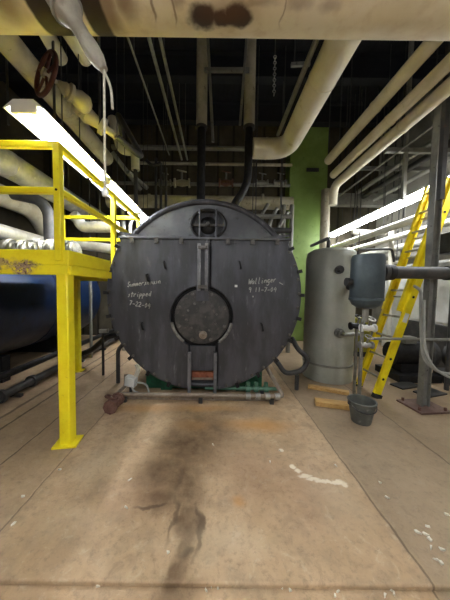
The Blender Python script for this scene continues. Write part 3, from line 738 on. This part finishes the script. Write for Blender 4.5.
q = P(104, 331, 3.9); MB().box((q.x, q.y, q.z), (.14, .06, .06)).build('pipe_tag', 'alu', label='small pale metal block beside the left edge of the boiler', cat='fitting')
MB().cyl((q.x-.02, q.y, .005), (q.x-.02, q.y, q.z-.03), .02, 10).build('stand_pipe', 'black', label='short black upright pipe under the pale metal block left of the boiler', cat='pipe')
q = P(118, 350, 3.6); MB().tube([(q.x, q.y, .005), (q.x, q.y, q.z), (q.x+.1, q.y+.1, q.z+.15)], .03, .05, 10).build('stand_pipe', 'darkgrey', label='dark upright pipe on the floor at the lower left of the boiler', cat='pipe')
# silver ducts above
Xd = -3.1; zd = PX(0, 160, Xd).z
pipe('silver_duct', 'thick silver clad pipe running away behind the yellow railing, upper', [(Xd, 2.15, zd), (Xd, 6.9, zd)], .19, 'silver', seg=28, hang=[(Xd, 3.0, zd), (Xd, 5.0, zd)], bands=[((Xd, y, zd), (0, 1, 0), .196, .03) for y in (2.6, 3.55, 4.5, 5.4)])
Xd2 = -3.5; zd2 = PX(0, 195, Xd2).z
pipe('tan_duct', 'tan insulated pipe running away under the upper silver pipe', [(Xd2, 1.5, zd2), (Xd2, 4.6, zd2), (Xd2+.1, 4.9, zd2-.5)], .17, 'tan', seg=24, fil=.3)
zd3 = PX(0, 231, -3.3).z
pipe('silver_pipe', 'silver pipe running away just above the yellow deck', [(-3.3, 1.5, zd3), (-3.3, 4.6, zd3)], .11, 'silver', seg=20, bands=[((-3.3, y, zd3), (0, 1, 0), .116, .03) for y in (2.6, 3.4)], hang=[(-3.3, 3.0, zd3)])
q = P(40, 200, 3.9); q2_ = P(49, 212, 3.9); q3 = P(50, 240, 3.9)
pipe('drop_pipe', 'dark curved pipe dropping to the deck behind the yellow corner post', [q+V((-.5, 0, .1)), q, q2_, q3], .085, 'darkgrey', fil=.2)
m = MB()
fo = T('foil_wrap', 'crumpled silver foil wrapped pipe lying on the yellow deck', 'pipe', V((-2.3, 3.0, zt0-.035)))
z0 = zt0-.035
pts = [(-2.8+.01*k, 3.0, z0+.175+random.uniform(-.02, .02)) for k in range(0, 105, 4)]
MB().tube(pts, lambda s: 0.105+.03*math.sin(s*47)*math.sin(s*91), .01, 12).build('jacket', 'foil', fo)
pipe('silver_pipe', 'silver pipe with an elbow right of the yellow corner post, above the deck', [P(118, 227, 4.7), P(82, 227, 4.7), P(78, 219, 4.7), P(73, 215, 4.6)], .105, 'silver', fil=.2, seg=20, hang=[P(100, 227, 4.7)])
pipe('silver_pipe', 'lower silver pipe right of the yellow corner post, level with the deck', [P(118, 250, 5.0), P(70, 243, 5.0)], .10, 'silver', seg=20, hang=[P(90, 246.3, 5.0)])

# ------------------------------------------------------------------ back wall clutter
def hor(name, label, px0, px1, py, Y, r, mat, **k):
    a = P(px0, py, Y); b = P(px1, py, Y); bx_ = min(b.x, XR-.03); hg = k.pop('hang', (.3, .8)); return pipe(name, label, [(a.x, Y, a.z), (bx_, Y, a.z)], r, mat, hang=[(a.x+(bx_-a.x)*f, Y, a.z) for f in hg], **k)
hor('header_pipe', 'long dusty tan header pipe crossing behind the top of the boiler', 108, 292, 201, 5.8, .15, 'tan', seg=22, bands=[((P(150, 201, 5.8).x, 5.8, P(150, 201, 5.8).z), (1, 0, 0), .16, .05), ((P(262, 201, 5.8).x, 5.8, P(262, 201, 5.8).z), (1, 0, 0), .16, .05)])
hor('header_pipe', 'thin grey pipe crossing the back wall above the tan header', 112, 290, 183, 6.4, .045, 'grey')
hor('header_pipe', 'grey pipe high on the back wall', 112, 245, 147, 6.6, .06, 'grey')
hor('header_pipe', 'slim tan pipe on the back wall below the highest one', 140, 292, 163, 6.7, .04, 'tan')
hor('header_pipe', 'grey pipe behind the right shoulder of the boiler', 236, 291, 216, 5.2, .05, 'grey')
hor('header_pipe', 'dark pipe low behind the right shoulder of the boiler', 240, 291, 230, 5.0, .06, 'darkgrey')
pipe('elbow_pipe', 'tan pipe with two elbows on the back wall left of the risers', [P(112, 118, 5.0), P(121, 151, 5.0), P(135, 151, 5.0), P(135.5, 170, 5.0)], .085, 'cream', fil=.15)
pipe('drop_pipe', 'dark thin pipe below the tan double elbow', [P(135.5, 170, 5.0), P(136, 205, 5.0)], .04, 'darkgrey')
for (a, b, lab, mt) in (((112, 152), (141, 190), 'slanting grey pipe left of the double elbow drop', 'grey'), ((128, 172), (147, 188), 'slanting grey brace near the back wall, left side', 'conduit')):
    MB().cyl(P(*a, 5.2), P(*b, 5.7), .05, 10).build('slanting_pipe', mt, label=lab, cat='pipe')
for (px, y0, y1, lab) in ((161, 163, 205, 'dark upright pipe on the back wall right of the double elbow'), (166, 168, 206, 'thin dark upright pipe, second right of the double elbow'), (156, 158, 200, 'dark upright rod between the double elbow and the risers')):
    a = P(px, y0, 5.5); MB().cyl((a.x, 5.5, .003), (a.x, 5.5, a.z), .03, 10).build('upright_pipe', 'darkgrey', label=lab, cat='pipe')
pipe('elbow_pipe', 'dark pipe with a step bend left of the risers', [P(146, 160, 5.45), P(152, 166, 5.45), P(161, 163, 5.45)], .035, 'darkgrey')
def valve(px, py, Y, lab, mt='darkgrey', s=1):
    q = P(px, py, Y); o = T('valve', lab, 'valve', q)
    MB().lathe(q-V((.16*s, 0, 0)), (1, 0, 0), [(.09*s, 0), (.09*s, .03*s), (.05*s, .04*s), (.075*s, .16*s), (.05*s, .28*s), (.09*s, .29*s), (.09*s, .32*s)], 14).build('body', mt, o)
    MB().cyl(q, q+V((.0, -.05, .22*s)), .022*s, 8).build('stem', 'conduit', o)
    MB().ring(q+V((0, -.05, .22*s)), (.2, -.5, 1), .09*s, .014*s, 20, 6).build('handwheel', mt, o)
    return o
valve(182, 183, 6.38, 'dark valve on the back wall left of the left riser', 'tan', 1.3)
valve(165, 183, 6.38, 'smaller dark valve below and left of the first back wall valve', 'grey', 1)
valve(262, 183, 6.38, 'grey valve behind the boiler right of the right riser', 'grey', 1)
valve(280, 183, 6.38, 'grey valve behind the boiler near the green pier', 'conduit', 1)
valve(226, 183, 6.38, 'dark reddish valve between the two risers', 'rust', 1.2)
for (a, b, lab) in (((262, 214), (268, 204), 'bright short slanting pipe behind the boiler shoulder, left of three'), ((270, 222), (277, 208), 'bright short slanting pipe behind the boiler shoulder, middle of three'), ((279, 226), (288, 212), 'bright short slanting pipe behind the boiler shoulder, right of three'), ((130, 222), (140, 212), 'short pale slanting pipe beyond the platform railing corner')):
    lo_ = P(*a, 5.3); MB().tube([P(*b, 5.3), lo_, (lo_.x-.03, 5.3, .003)], .04, .08, 10).build('slanting_pipe', 'conduit', label=lab, cat='pipe')
for k, (px, y0, y1) in enumerate(((123, 205, 246), (292, 205, 300), (284, 205, 245))):
    a = P(px, y0, 5.5); MB().cyl((a.x, 5.5, .003), (a.x, 5.5, a.z), .05, 12).build('upright_pipe', 'grey', label=('grey upright pipe behind the left shoulder of the boiler', 'grey upright pipe along the left edge of the green pier', 'grey upright pipe behind the boiler just left of the green pier')[k], cat='pipe')

# ------------------------------------------------------------------ right side
# grey tank
f0 = F(329, 385)
rt = (P(352, 320, 4.0).x-P(305, 320, 4.0).x)/2
cy = f0.y+rt; rt *= (cy/4.0)*.97; cx = P(328.5, 320, cy).x
ztop = P(329, 249, cy).z
gt = T('grey_tank', 'tall grey upright cylindrical tank standing on the floor right of the boiler', 'tank', (cx, cy, 0))
MB().lathe((cx, cy, .26), (0, 0, 1), [(rt*.96, 0), (rt, .02), (rt, ztop-.26-.16), (rt*.95, ztop-.26-.07), (rt*.75, ztop-.28), (.1, ztop-.26), (0, ztop-.26)], 48).build('shell', 'tank', gt)
MB().lathe((cx, cy, 0), (0, 0, 1), [(rt*1.0, 0), (rt*1.0, .26), (rt*.9, .27)], 48).build('skirt', 'tank', gt)
MB().lathe((cx, cy, .255), (0, 0, 1), [(rt*1.0, 0), (rt*1.025, .005), (rt*1.025, .03), (rt*1.0, .035)], 48).build('weld_band', 'grey', gt)
def port(px, py, s=1):
    q = P(px, py, cy-rt); dx = q.x-cx; yy = cy-math.sqrt(max(rt*rt-dx*dx, 0)); q = P(px, py, yy); n = V((q.x-cx, q.y-cy, 0)).normalized()
    return q, n
for (px, py, s) in ((338, 270, 1), (348, 287, .8), (318, 300, .3), (312, 356, .4)):
    q, n = port(px, py); MB().lathe(q-n*.02, n, [(.05*s, 0), (.05*s, .06*s), (.065*s, .065*s), (.065*s, .10*s), (.03*s, .10*s), (.03*s, .14*s), (0, .14*s)], 14).build('port', 'darkgrey', gt)
q, n = port(339, 333)
MB().lathe(q-n*.02, n, [(.075, 0), (.075, .05), (.05, .055), (.05, .12), (0, .12)], 14).build('drain_boss', 'grey', gt)
MB().tube([q+n*.08, q+n*.16, q+n*.16+V((.22, 0, .02))], .028, .05, 10).build('drain_pipe', 'conduit', gt)
MB().tube([(cx-rt*.25, cy-.1, ztop-.03), (cx-rt*.25, cy-.1, ztop+.16), (cx-rt*.25, cy+.6, ztop+.16)], .03, .06, 10).build('top_pipe', 'darkgrey', gt)
# blue grey hanging tank with dark pipe
Yb = 2.8
rb_ = (P(382, 280, Yb).x-P(352, 280, Yb).x)/2; hx = P(367, 280, Yb).x; zt1 = P(367, 252, Yb-rb_).z; zb1 = P(367, 309, Yb).z
bg = T('expansion_vessel', 'blue grey cylindrical vessel held up beside the grey tank on a dark pipe', 'tank', (hx, Yb, zb1))
hh = zt1-zb1
MB().lathe((hx, Yb, zb1), (0, 0, 1), [(0, 0), (rb_*.5, .01), (rb_*.85, .05), (rb_, .11), (rb_, hh-.06), (rb_*.93, hh-.01), (0, hh)], 36).build('shell', 'bluegrey', bg)
MB().lathe((hx, Yb, zb1+.10), (0, 0, 1), [(rb_, 0), (rb_*1.03, .004), (rb_*1.03, .03), (rb_, .034)], 36).build('weld_band', 'bluegrey', bg)
zp = P(410, 272, Yb-.1).z
MB().lathe((hx+rb_*.9, Yb, zp), (1, 0, 0), [(.07, 0), (.10, .01), (.10, .06), (.07, .07)], 20).build('nozzle', 'darkgrey', bg)
q = P(367, 322, Yb)
MB().cyl((hx, Yb, P(367, 322, Yb).z), (hx, Yb, zb1+.02), .035, 12).build('bottom_pipe', 'grey', bg)
MB().lathe((hx-rb_*.95, Yb, P(353, 282, Yb).z), (-1, 0, 0), [(.035, 0), (.035, .04), (.05, .045), (.05, .08), (0, .08)], 12).build('side_port', 'darkgrey', bg)
pipe('branch_pipe', 'thick dark pipe running level from the blue grey vessel to the right edge', [(hx+rb_+.055, Yb, zp), (XR-.02, Yb, zp)], .073, 'darkgrey', bands=[((P(390, 272, Yb).x, Yb, zp), (1, 0, 0), .09, .06), ((P(448, 272, Yb).x, Yb, zp), (1, 0, 0), .085, .05)], bandmat='black')
# valves below
for (px, py, lab, mt, s) in ((368, 328, 'white topped valve just below the blue grey vessel', 'whitepaint', .55), (366, 345, 'lower white valve beneath the blue grey vessel', 'alu', .5)):
    o = valve(px, py, 2.85, lab, mt, s)
pipe('drain_line', 'grey upright pipe through the valves below the blue grey vessel', [(hx, Yb+.05, .005), (hx, Yb+.05, P(367, 322, Yb).z+.02)], .022, 'conduit', seg=10)
o = valve(357, 326, 3.25, 'small valve with a dark ring wheel between the grey tank and the yellow ladder', 'black', .6)
q = P(357, 326, 3.25); MB().cyl((q.x, q.y, .003), q, .02, 10).build('stand_pipe', 'conduit', o)
zl = P(400, 339, 2.86).z
pipe('thin_pipe', 'thin grey level pipe passing in front of the yellow ladder', [(P(373, 339, 2.86).x, 2.86, zl), (XR-.02, 2.86, zl)], .017, 'grey', seg=10)
# drum
q = F(357, 357)
dr = T('drum', 'yellow green drum standing behind the grey tank and ladder', 'drum', (q.x+.15, q.y+.3, 0))
MB().lathe((q.x+.15, q.y+.3, 0), (0, 0, 1), [(.27, 0), (.28, .02), (.28, .27), (.295, .28), (.28, .30), (.28, .56), (.295, .57), (.28, .59), (.28, .84), (.26, .85), (0, .85)], 32).build('body', 'drum', dr)
MB().lathe((q.x+.15, q.y+.3, 0), (0, 0, 1), [(.285, .0), (.285, .10), (.28, .11)], 32).build('bottom_band', 'black', dr)

# ladder
fl_, fr_ = F(357.5, 386), F(376, 398)
top = P(428.5, 190, fl_.y)
topr = P(448, 183, fr_.y)
ul = (top-fl_).normalized()
la = T('extension_ladder', 'yellow extension ladder leaning to the right behind the dark level pipe', 'ladder', (fl_+fr_)/2)
Lb = (top-fl_).length+.02; 
W = V((fr_.x-fl_.x, fr_.y-fl_.y, 0)); 
wdir = W.normalized(); nrm = ul.cross(wdir).normalized()      # normal of ladder plane
if nrm.z < 0: nrm = -nrm
def rail(base, l0, l1, off, name='rail', depth=.095, th=.036, mat='ladder', inward=1):
    m = MB(); a = base+ul*l0+nrm*off; b = base+ul*l1+nrm*off
    x = wdir; y = nrm; z = ul; Rm = Matrix((x, y, z)).transposed()
    c = (a+b)/2; Lr = (b-a).length
    m.box(c, (.012, depth, Lr), Rm)
    for s in (-1, 1): m.box(c+y*s*(depth/2-.006)+x*inward*.018, (th, .012, Lr), Rm)
    return m.build(name, mat, la)
W2 = fr_-fl_
for base, inw in ((fl_, 1), (fr_, -1)):
    r0 = rail(base, .03, Lb, 0, inward=inw)
    rail(base+wdir*inw*.045, 1.25, Lb-.02, .05, depth=.09, inward=inw)
    MB().box(base+ul*.03+V((0, 0, .0)), (.05, .12, .06), Matrix((wdir, nrm, ul)).transposed()).build('foot', 'rubber', la)
n = int(Lb/.3)
for k in range(n):
    l = .28+.3*k
    MB().cyl(fl_+ul*l, fr_+ul*l, .015, 10).build('rung', 'alu', la)
    if l > 1.3: MB().cyl(fl_+wdir*.045+ul*(l+.08)+nrm*.05, fr_-wdir*.045+ul*(l+.08)+nrm*.05, .015, 10).build('rung', 'alu', la)
    m = MB()
    m.cyl(fr_+wdir*-.007-wdir*.0+ul*l, fr_-wdir*.012+ul*l, .018, 10); m.cyl(fr_+ul*l-wdir*.012+nrm*0, fr_+ul*l+wdir*.009, .018, 10)
    m.cyl(fl_+ul*l-wdir*.012, fl_+ul*l+wdir*.012, .018, 10)
    m.build('rung_plug', 'gap', la)
for l in (1.18,):
    MB().box(fr_+ul*1.18+wdir*.008, (.004, .06, .13), Matrix((wdir, nrm, ul)).transposed()).build('sticker', 'whitepaint', la)

# steel post at the right
pq = F(423, 407)
po = T('steel_post', 'dark grey steel post with a base plate standing at right before the ladder', 'post', (pq.x, pq.y, 0))
ztp = 4.25
m = MB(); m.box((pq.x, pq.y, ztp/2+.01), (.085, .008, ztp-.02)); m.box((pq.x-.0425, pq.y, ztp/2+.01), (.01, .09, ztp-.02)); m.box((pq.x+.0425, pq.y, ztp/2+.01), (.01, .09, ztp-.02)); m.build('column', 'grey', po)
MB().box((pq.x, pq.y, .012), (.42, .36, .024), (0, 0, .1)).build('base_plate', 'brownpost', po, bevel=.004)
for sx in (-1, 1):
    for sy in (-1, 1): MB().cyl((pq.x+sx*.16, pq.y+sy*.13, .02), (pq.x+sx*.16, pq.y+sy*.13, .06), .016, 8).build('anchor_bolt', 'rust', po)
pipe('upright_pipe', 'brownish upright pipe just right of the steel post', [(pq.x+.09, pq.y+.05, .03), (pq.x+.09, pq.y+.05, 3.9)], .032, 'brownpost')
MB().bar((pq.x+.06, pq.y+.02, 4.1), (pq.x+2.0, pq.y+.02, 4.1), .1, .08).build('cantilever_arm', 'darkgrey', label='dark level steel arm at the top of the right steel post', cat='beam')
# cable loops
pipe('cable', 'light grey cable looping down beside the steel post and off to the right', [P(414, 286, 2.74), P(421, 290, 2.74), P(421, 330, 2.74), P(423, 360, 2.74), P(440, 374, 2.74), P(470, 373, 2.74)], .017, 'cable', 'cable', fil=.2, seg=8)
pipe('cable', 'second light grey cable curving below the first beside the steel post', [P(424, 300, 2.69), P(424, 345, 2.69), P(431, 366, 2.69), P(450, 379, 2.69), P(475, 380, 2.69)], .014, 'cable', 'cable', fil=.2, seg=8)
# steel rack framing high at right
for k, (px, lab) in enumerate(((407, 'grey upright steel hanger between the cream pipes and the right strip light'), (447, 'dark upright hanger at the right edge under the cream pipes'))):
    Yk = (4.0, 2.7)[k]; a = P(px, 128 if k == 0 else 90, Yk); b = P(px, 200, Yk)
    MB().box((a.x, Yk, (b.z+ZC-.002)/2), (.05, .05, ZC-.002-b.z)).build('hanger_post', 'grey' if k == 0 else 'darkgrey', label=lab, cat='post')
for k, (x, z, lab) in enumerate(((2.95, PX(450, 113, 2.95).z, 'thin pale conduit below the lowest cream pipe at right'), (3.64, PX(450, 130, 3.64).z, 'grey pipe running away below the thin pale conduit at right'), (3.8, PX(450, 143, 3.8).z, 'dark pipe running away at right above the strip light'), (4.1, PX(450, 158, 4.1).z, 'grey pipe running away just above the right strip light'))):
    pipe('conduit', lab, [(x, 2.2, z), (x, 6.25, z)], (.016, .05, .06, .05)[k], ('conduit', 'grey', 'darkgrey', 'grey')[k], seg=12, hang=[(x, 2.9, z), (x, 5.6, z)])
for k, (Yk, py, lab) in enumerate(((4.0, 150, 'grey cross bar carrying the right hand pipes, nearer'), (5.3, 168, 'grey cross bar carrying the right hand pipes, farther'))):
    a = P(340+20*(1-k), py, Yk); MB().box(((a.x+XR)/2+.2, Yk, a.z), (XR-a.x-.45, .06, .07)).build('cross_bar', 'grey', label=lab, cat='beam')
a = P(326, 200, 6.4); MB().box(((a.x+XR)/2, 6.4, a.z), (XR-a.x-.1, .2, .3)).build('beam', 'grey', label='grey level beam right of the green pier', cat='beam')
a = P(330, 190, 6.1); b = P(334, 240, 6.1)
pipe('drop_pipe', 'tan pipe dropping beside the right edge of the green pier', [(a.x-.1, 6.1, a.z), (a.x-.1, 6.1, .003)], .11, 'tan')
# white pipes along the right
for k, (x, py, r, mt, lab) in enumerate(((3.35, 207, .07, 'white', 'white pipe running away just below the right strip light'), (3.7, 222, .06, 'white', 'second white pipe running away below the right strip light'), (4.3, 236, .08, 'silver', 'silver pipe running away low on the right wall'), (4.4, 262, .06, 'conduit', 'grey pipe running away on the right wall at eye height'))):
    z = PX(450, py, x).z; pipe('white_pipe' if mt == 'white' else 'wall_pipe', lab, [(x, 1.6 if k > 1 else 2.7, z), (x, 7.0, z)], r, mt, bands=[((x, y, z), (0, 1, 0), r+.007, .03) for y in (3.6, 4.8)], hang=[(x-(.065 if k == 0 else 0), 4.2, z)] if k < 2 else ())
for k, (px0, px1, py, Y, r, mt, lab) in enumerate(((352, 386, 232, 5.6, .05, 'white', 'white level pipe behind the grey tank'), (352, 430, 258, 6.0, .06, 'conduit', 'grey level pipe behind the grey tank'), (356, 400, 262, 5.4, .04, 'white', 'short white level pipe behind the blue grey vessel'), (352, 440, 292, 6.4, .07, 'white', 'low white level pipe at the back right'))):
    hor('level_pipe', lab, px0, px1, py, Y, r, mt, hang=(.05, .92))
pipe('railing_pipe', 'thin dark bent pipe above the blue grey vessel', [P(358, 262, 3.6), P(358, 250, 3.6), P(392, 249, 3.6), P(394, 262, 3.6)], .018, 'darkgrey', fil=.05, seg=8)
pipe('upright_pipe', 'white upright pipe behind the ladder', [(P(391, 300, 5.2).x, 5.2, .003), (P(391, 240, 5.2).x, 5.2, 2.9)], .05, 'white')
# equipment against the right wall
def cabinet(name, lab, cat, c, size, mt, doors=1, stand=True):
    o = T(name, lab, cat, (c[0], c[1], c[2]-size[2]/2))
    MB().box(c, size).build('body', mt, o, bevel=.01)
    MB().box((c[0]-size[0]/2-.008, c[1], c[2]), (.016, size[1]*.9, size[2]*.9)).build('door', mt, o, bevel=.004)
    MB().box((c[0]-size[0]/2-.03, c[1]-size[1]*.36, c[2]), (.03, .03, .12)).build('handle', 'darkgrey', o)
    return o
cabinet('control_cabinet', 'white control cabinet against the right wall behind the steel post', 'cabinet', (4.5, 4.55, 1.35), (.4, 1.3, 1.0), 'whitepaint')
cabinet('control_cabinet', 'narrow pale floor cabinet beyond the ladder at the right wall', 'cabinet', (4.645, 5.9, .96), (.3, .8, 1.9), 'whitepaint')
MB().box((4.5, 4.55, .42), (.5, 1.5, .84)).build('plinth', 'darkgrey', label='dark plinth under the white control cabinet at right', cat='plinth')
pump = T('pump', 'black pump set on the floor behind the yellow ladder', 'pump', (3.35, 4.05, 0))
MB().box((3.35, 4.05, .06), (.7, .6, .12)).build('base', 'black', pump, bevel=.01)
MB().cyl((3.05, 4.05, .42), (3.6, 4.05, .42), .19, 24).build('motor', 'black', pump)
MB().lathe((3.6, 4.05, .42), (1, 0, 0), [(.2, 0), (.24, .04), (.24, .12), (.1, .16), (.0, .16)], 24).build('volute', 'darkgrey', pump)
MB().box((3.35, 4.05, .18), (.4, .28, .16)).build('foot', 'black', pump)
MB().box((3.3, 4.0, .66), (.2, .16, .12)).build('terminal_box', 'grey', pump, bevel=.01)
bb = T('black_box', 'black boxy unit at the right edge beside the steel post', 'box', P(446, 250, 3.3))
q = P(449, 243, 3.5); MB().box((q.x+.1, 3.5, q.z), (.34, .3, .3)).build('body', 'black', bb, bevel=.02)
MB().cyl((q.x+.1, 3.5, .003), (q.x+.1, 3.5, q.z-.15), .03, 8).build('stand', 'darkgrey', bb)
eq = T('blower', 'grey machine with a round housing on the floor at the right edge', 'machine', F(446, 392))
q = F(446, 380); q.x -= .14; q.y -= .3; MB().box((q.x+.25, q.y+.1, .10), (.6, .5, .2)).build('base', 'darkgrey', eq, bevel=.01)
MB().cyl((q.x+.25, q.y-.1, .42), (q.x+.25, q.y+.3, .42), .22, 24).build('housing', 'darkgrey', eq)
MB().cyl((q.x+.25, q.y-.12, .42), (q.x+.25, q.y-.16, .42), .08, 16).build('shaft', 'alu', eq)
for (px, py, lab) in ((428, 396, 'dark flat scrap plate on the floor beyond the steel post'), (403, 388, 'dark flat steel plate on the floor behind the ladder')):
    q = F(px, py); MB().box((q.x+.1, q.y+.08, .012), (.4, .2, .02), (0, 0, .3)).build('floor_plate', 'darkgrey', label=lab, cat='plate')

# ------------------------------------------------------------------ bucket and planks
q = F(366.5, 427); r1 = .10; r2 = .142; 
bu = T('bucket', 'grey metal bucket standing on the floor beside two wooden boards', 'bucket', (q.x, q.y+r1, 0))
cyb = q.y+r1; hb = .25
MB().lathe((q.x, cyb, .004), (0, 0, 1), [(r1*.95, 0), (r1, .01), (r2*.97, hb-.02), (r2, hb), (r2-.01, hb), (r2*.92, hb-.03), (r1*.93, .03), (0, .025)], 36).build('body', 'bucket', bu)
MB().ring((q.x, cyb, hb), (0, 0, 1), r2, .009, 36, 8).build('rim', 'bucket', bu)
hp = [V((q.x+r2*1.03*math.cos(a), cyb-r2*1.12*math.sin(a)*.86-.0, hb-.02-.07*math.sin(a))) for a in (PI*i/16 for i in range(17))]
MB().tube(hp, .006, .001, 8).build('handle', 'darkgrey', bu)
for s in (-1, 1): MB().box((q.x+s*(r2+.002), cyb, hb-.02), (.014, .04, .05)).build('ear', 'darkgrey', bu)
def plank(p0, p1, w, h, lab):
    p0, p1 = V(p0), V(p1); m = MB(); z = h/2+.003
    m.bar((p0.x, p0.y, z), (p1.x, p1.y, z), w, h, up=(0, 0, 1)); m.build('wooden_board', 'wood', label=lab, cat='board', bevel=.004)
plank(F(308, 388), F(349, 395), .08, .05, 'pale wooden board lying on the floor at the foot of the grey tank')
plank(F(315, 404), F(353, 409), .13, .06, 'pale wooden board on the floor reaching the bucket, nearer of two')

# ------------------------------------------------------------------ paint chips
def chip(px, py, s, lab, group):
    q = F(px, py); z0 = .0005 if q.y > yedge else -.0295
    q = F(px, py, z0)
    n = random.randint(5, 7); a0 = random.random()*6; k = random.uniform(.3, .6)
    pts = []
    for zz in (z0, z0+.006):
        for i in range(n):
            a = a0+2*PI*i/n; rr = s*(.6+.4*math.sin(i*2.3+a0))
            x, y = rr*math.cos(a), rr*math.sin(a)*k; ca, sa = math.cos(a0*2), math.sin(a0*2)
            pts.append((q.x+x*ca-y*sa, q.y+x*sa+y*ca, zz+(.006 if i % 2 else 0)*(zz > z0)))
    MB().hull(pts).build('paint_chip', 'chip', label=lab, cat='paint chip', group=group)
for (px, py) in ((418, 533), (426, 535), (431, 548), (436, 560), (430, 540), (441, 563), (428, 527), (447, 515), (442, 550), (380, 483), (387, 498)):
    chip(px, py, .022, 'white paint chip lying along the right floor joint', 'paint chips along the right floor joint')
for (px, py) in ((281, 588), (290, 591), (287, 587), (338, 592), (390, 590), (385, 596), (394, 594), (335, 596), (212, 586), (206, 591), (218, 589)):
    chip(px, py, .015, 'white paint chip on the floor in front of the slab edge', 'paint chips in front of the slab edge')
for (px, py, lab) in ((23, 497, 'pale paint chip on the concrete left of the yellow leg'), (14, 524, 'small pale paint chip at the far left of the floor'), (60, 470, 'pale paint chip just in front of the yellow leg'), (130, 480, 'curled white paint chip in the middle of the left floor'), (126, 508, 'white paint chip at the left tip of the dark stain'), (213, 445, 'tiny white chip on the dark stain before the boiler'), (168, 553, 'pale chip beside the lower end of the dark stain'), (280, 451, 'white chip above the curved white mark on the floor'), (99, 586, 'pale chip on the floor by the slab edge at left'), (270, 462, 'small pale chip left of the curved white mark'), (336, 466, 'small brown white chip right of the curved white mark')):
    chip(px, py, .02, lab, None)

# ------------------------------------------------------------------ world and view
w = bpy.data.worlds.new('world'); SC.world = w; w.use_nodes = True
w.node_tree.nodes['Background'].inputs[0].default_value = (.9, .95, 1, 1); w.node_tree.nodes['Background'].inputs[1].default_value = .02
SC.view_settings.view_transform = 'Standard'; SC.view_settings.look = 'None'; SC.view_settings.gamma = 1; SC.view_settings.use_curve_mapping = False
SC.view_settings.exposure = 2.2
SC.cycles.use_denoising = True
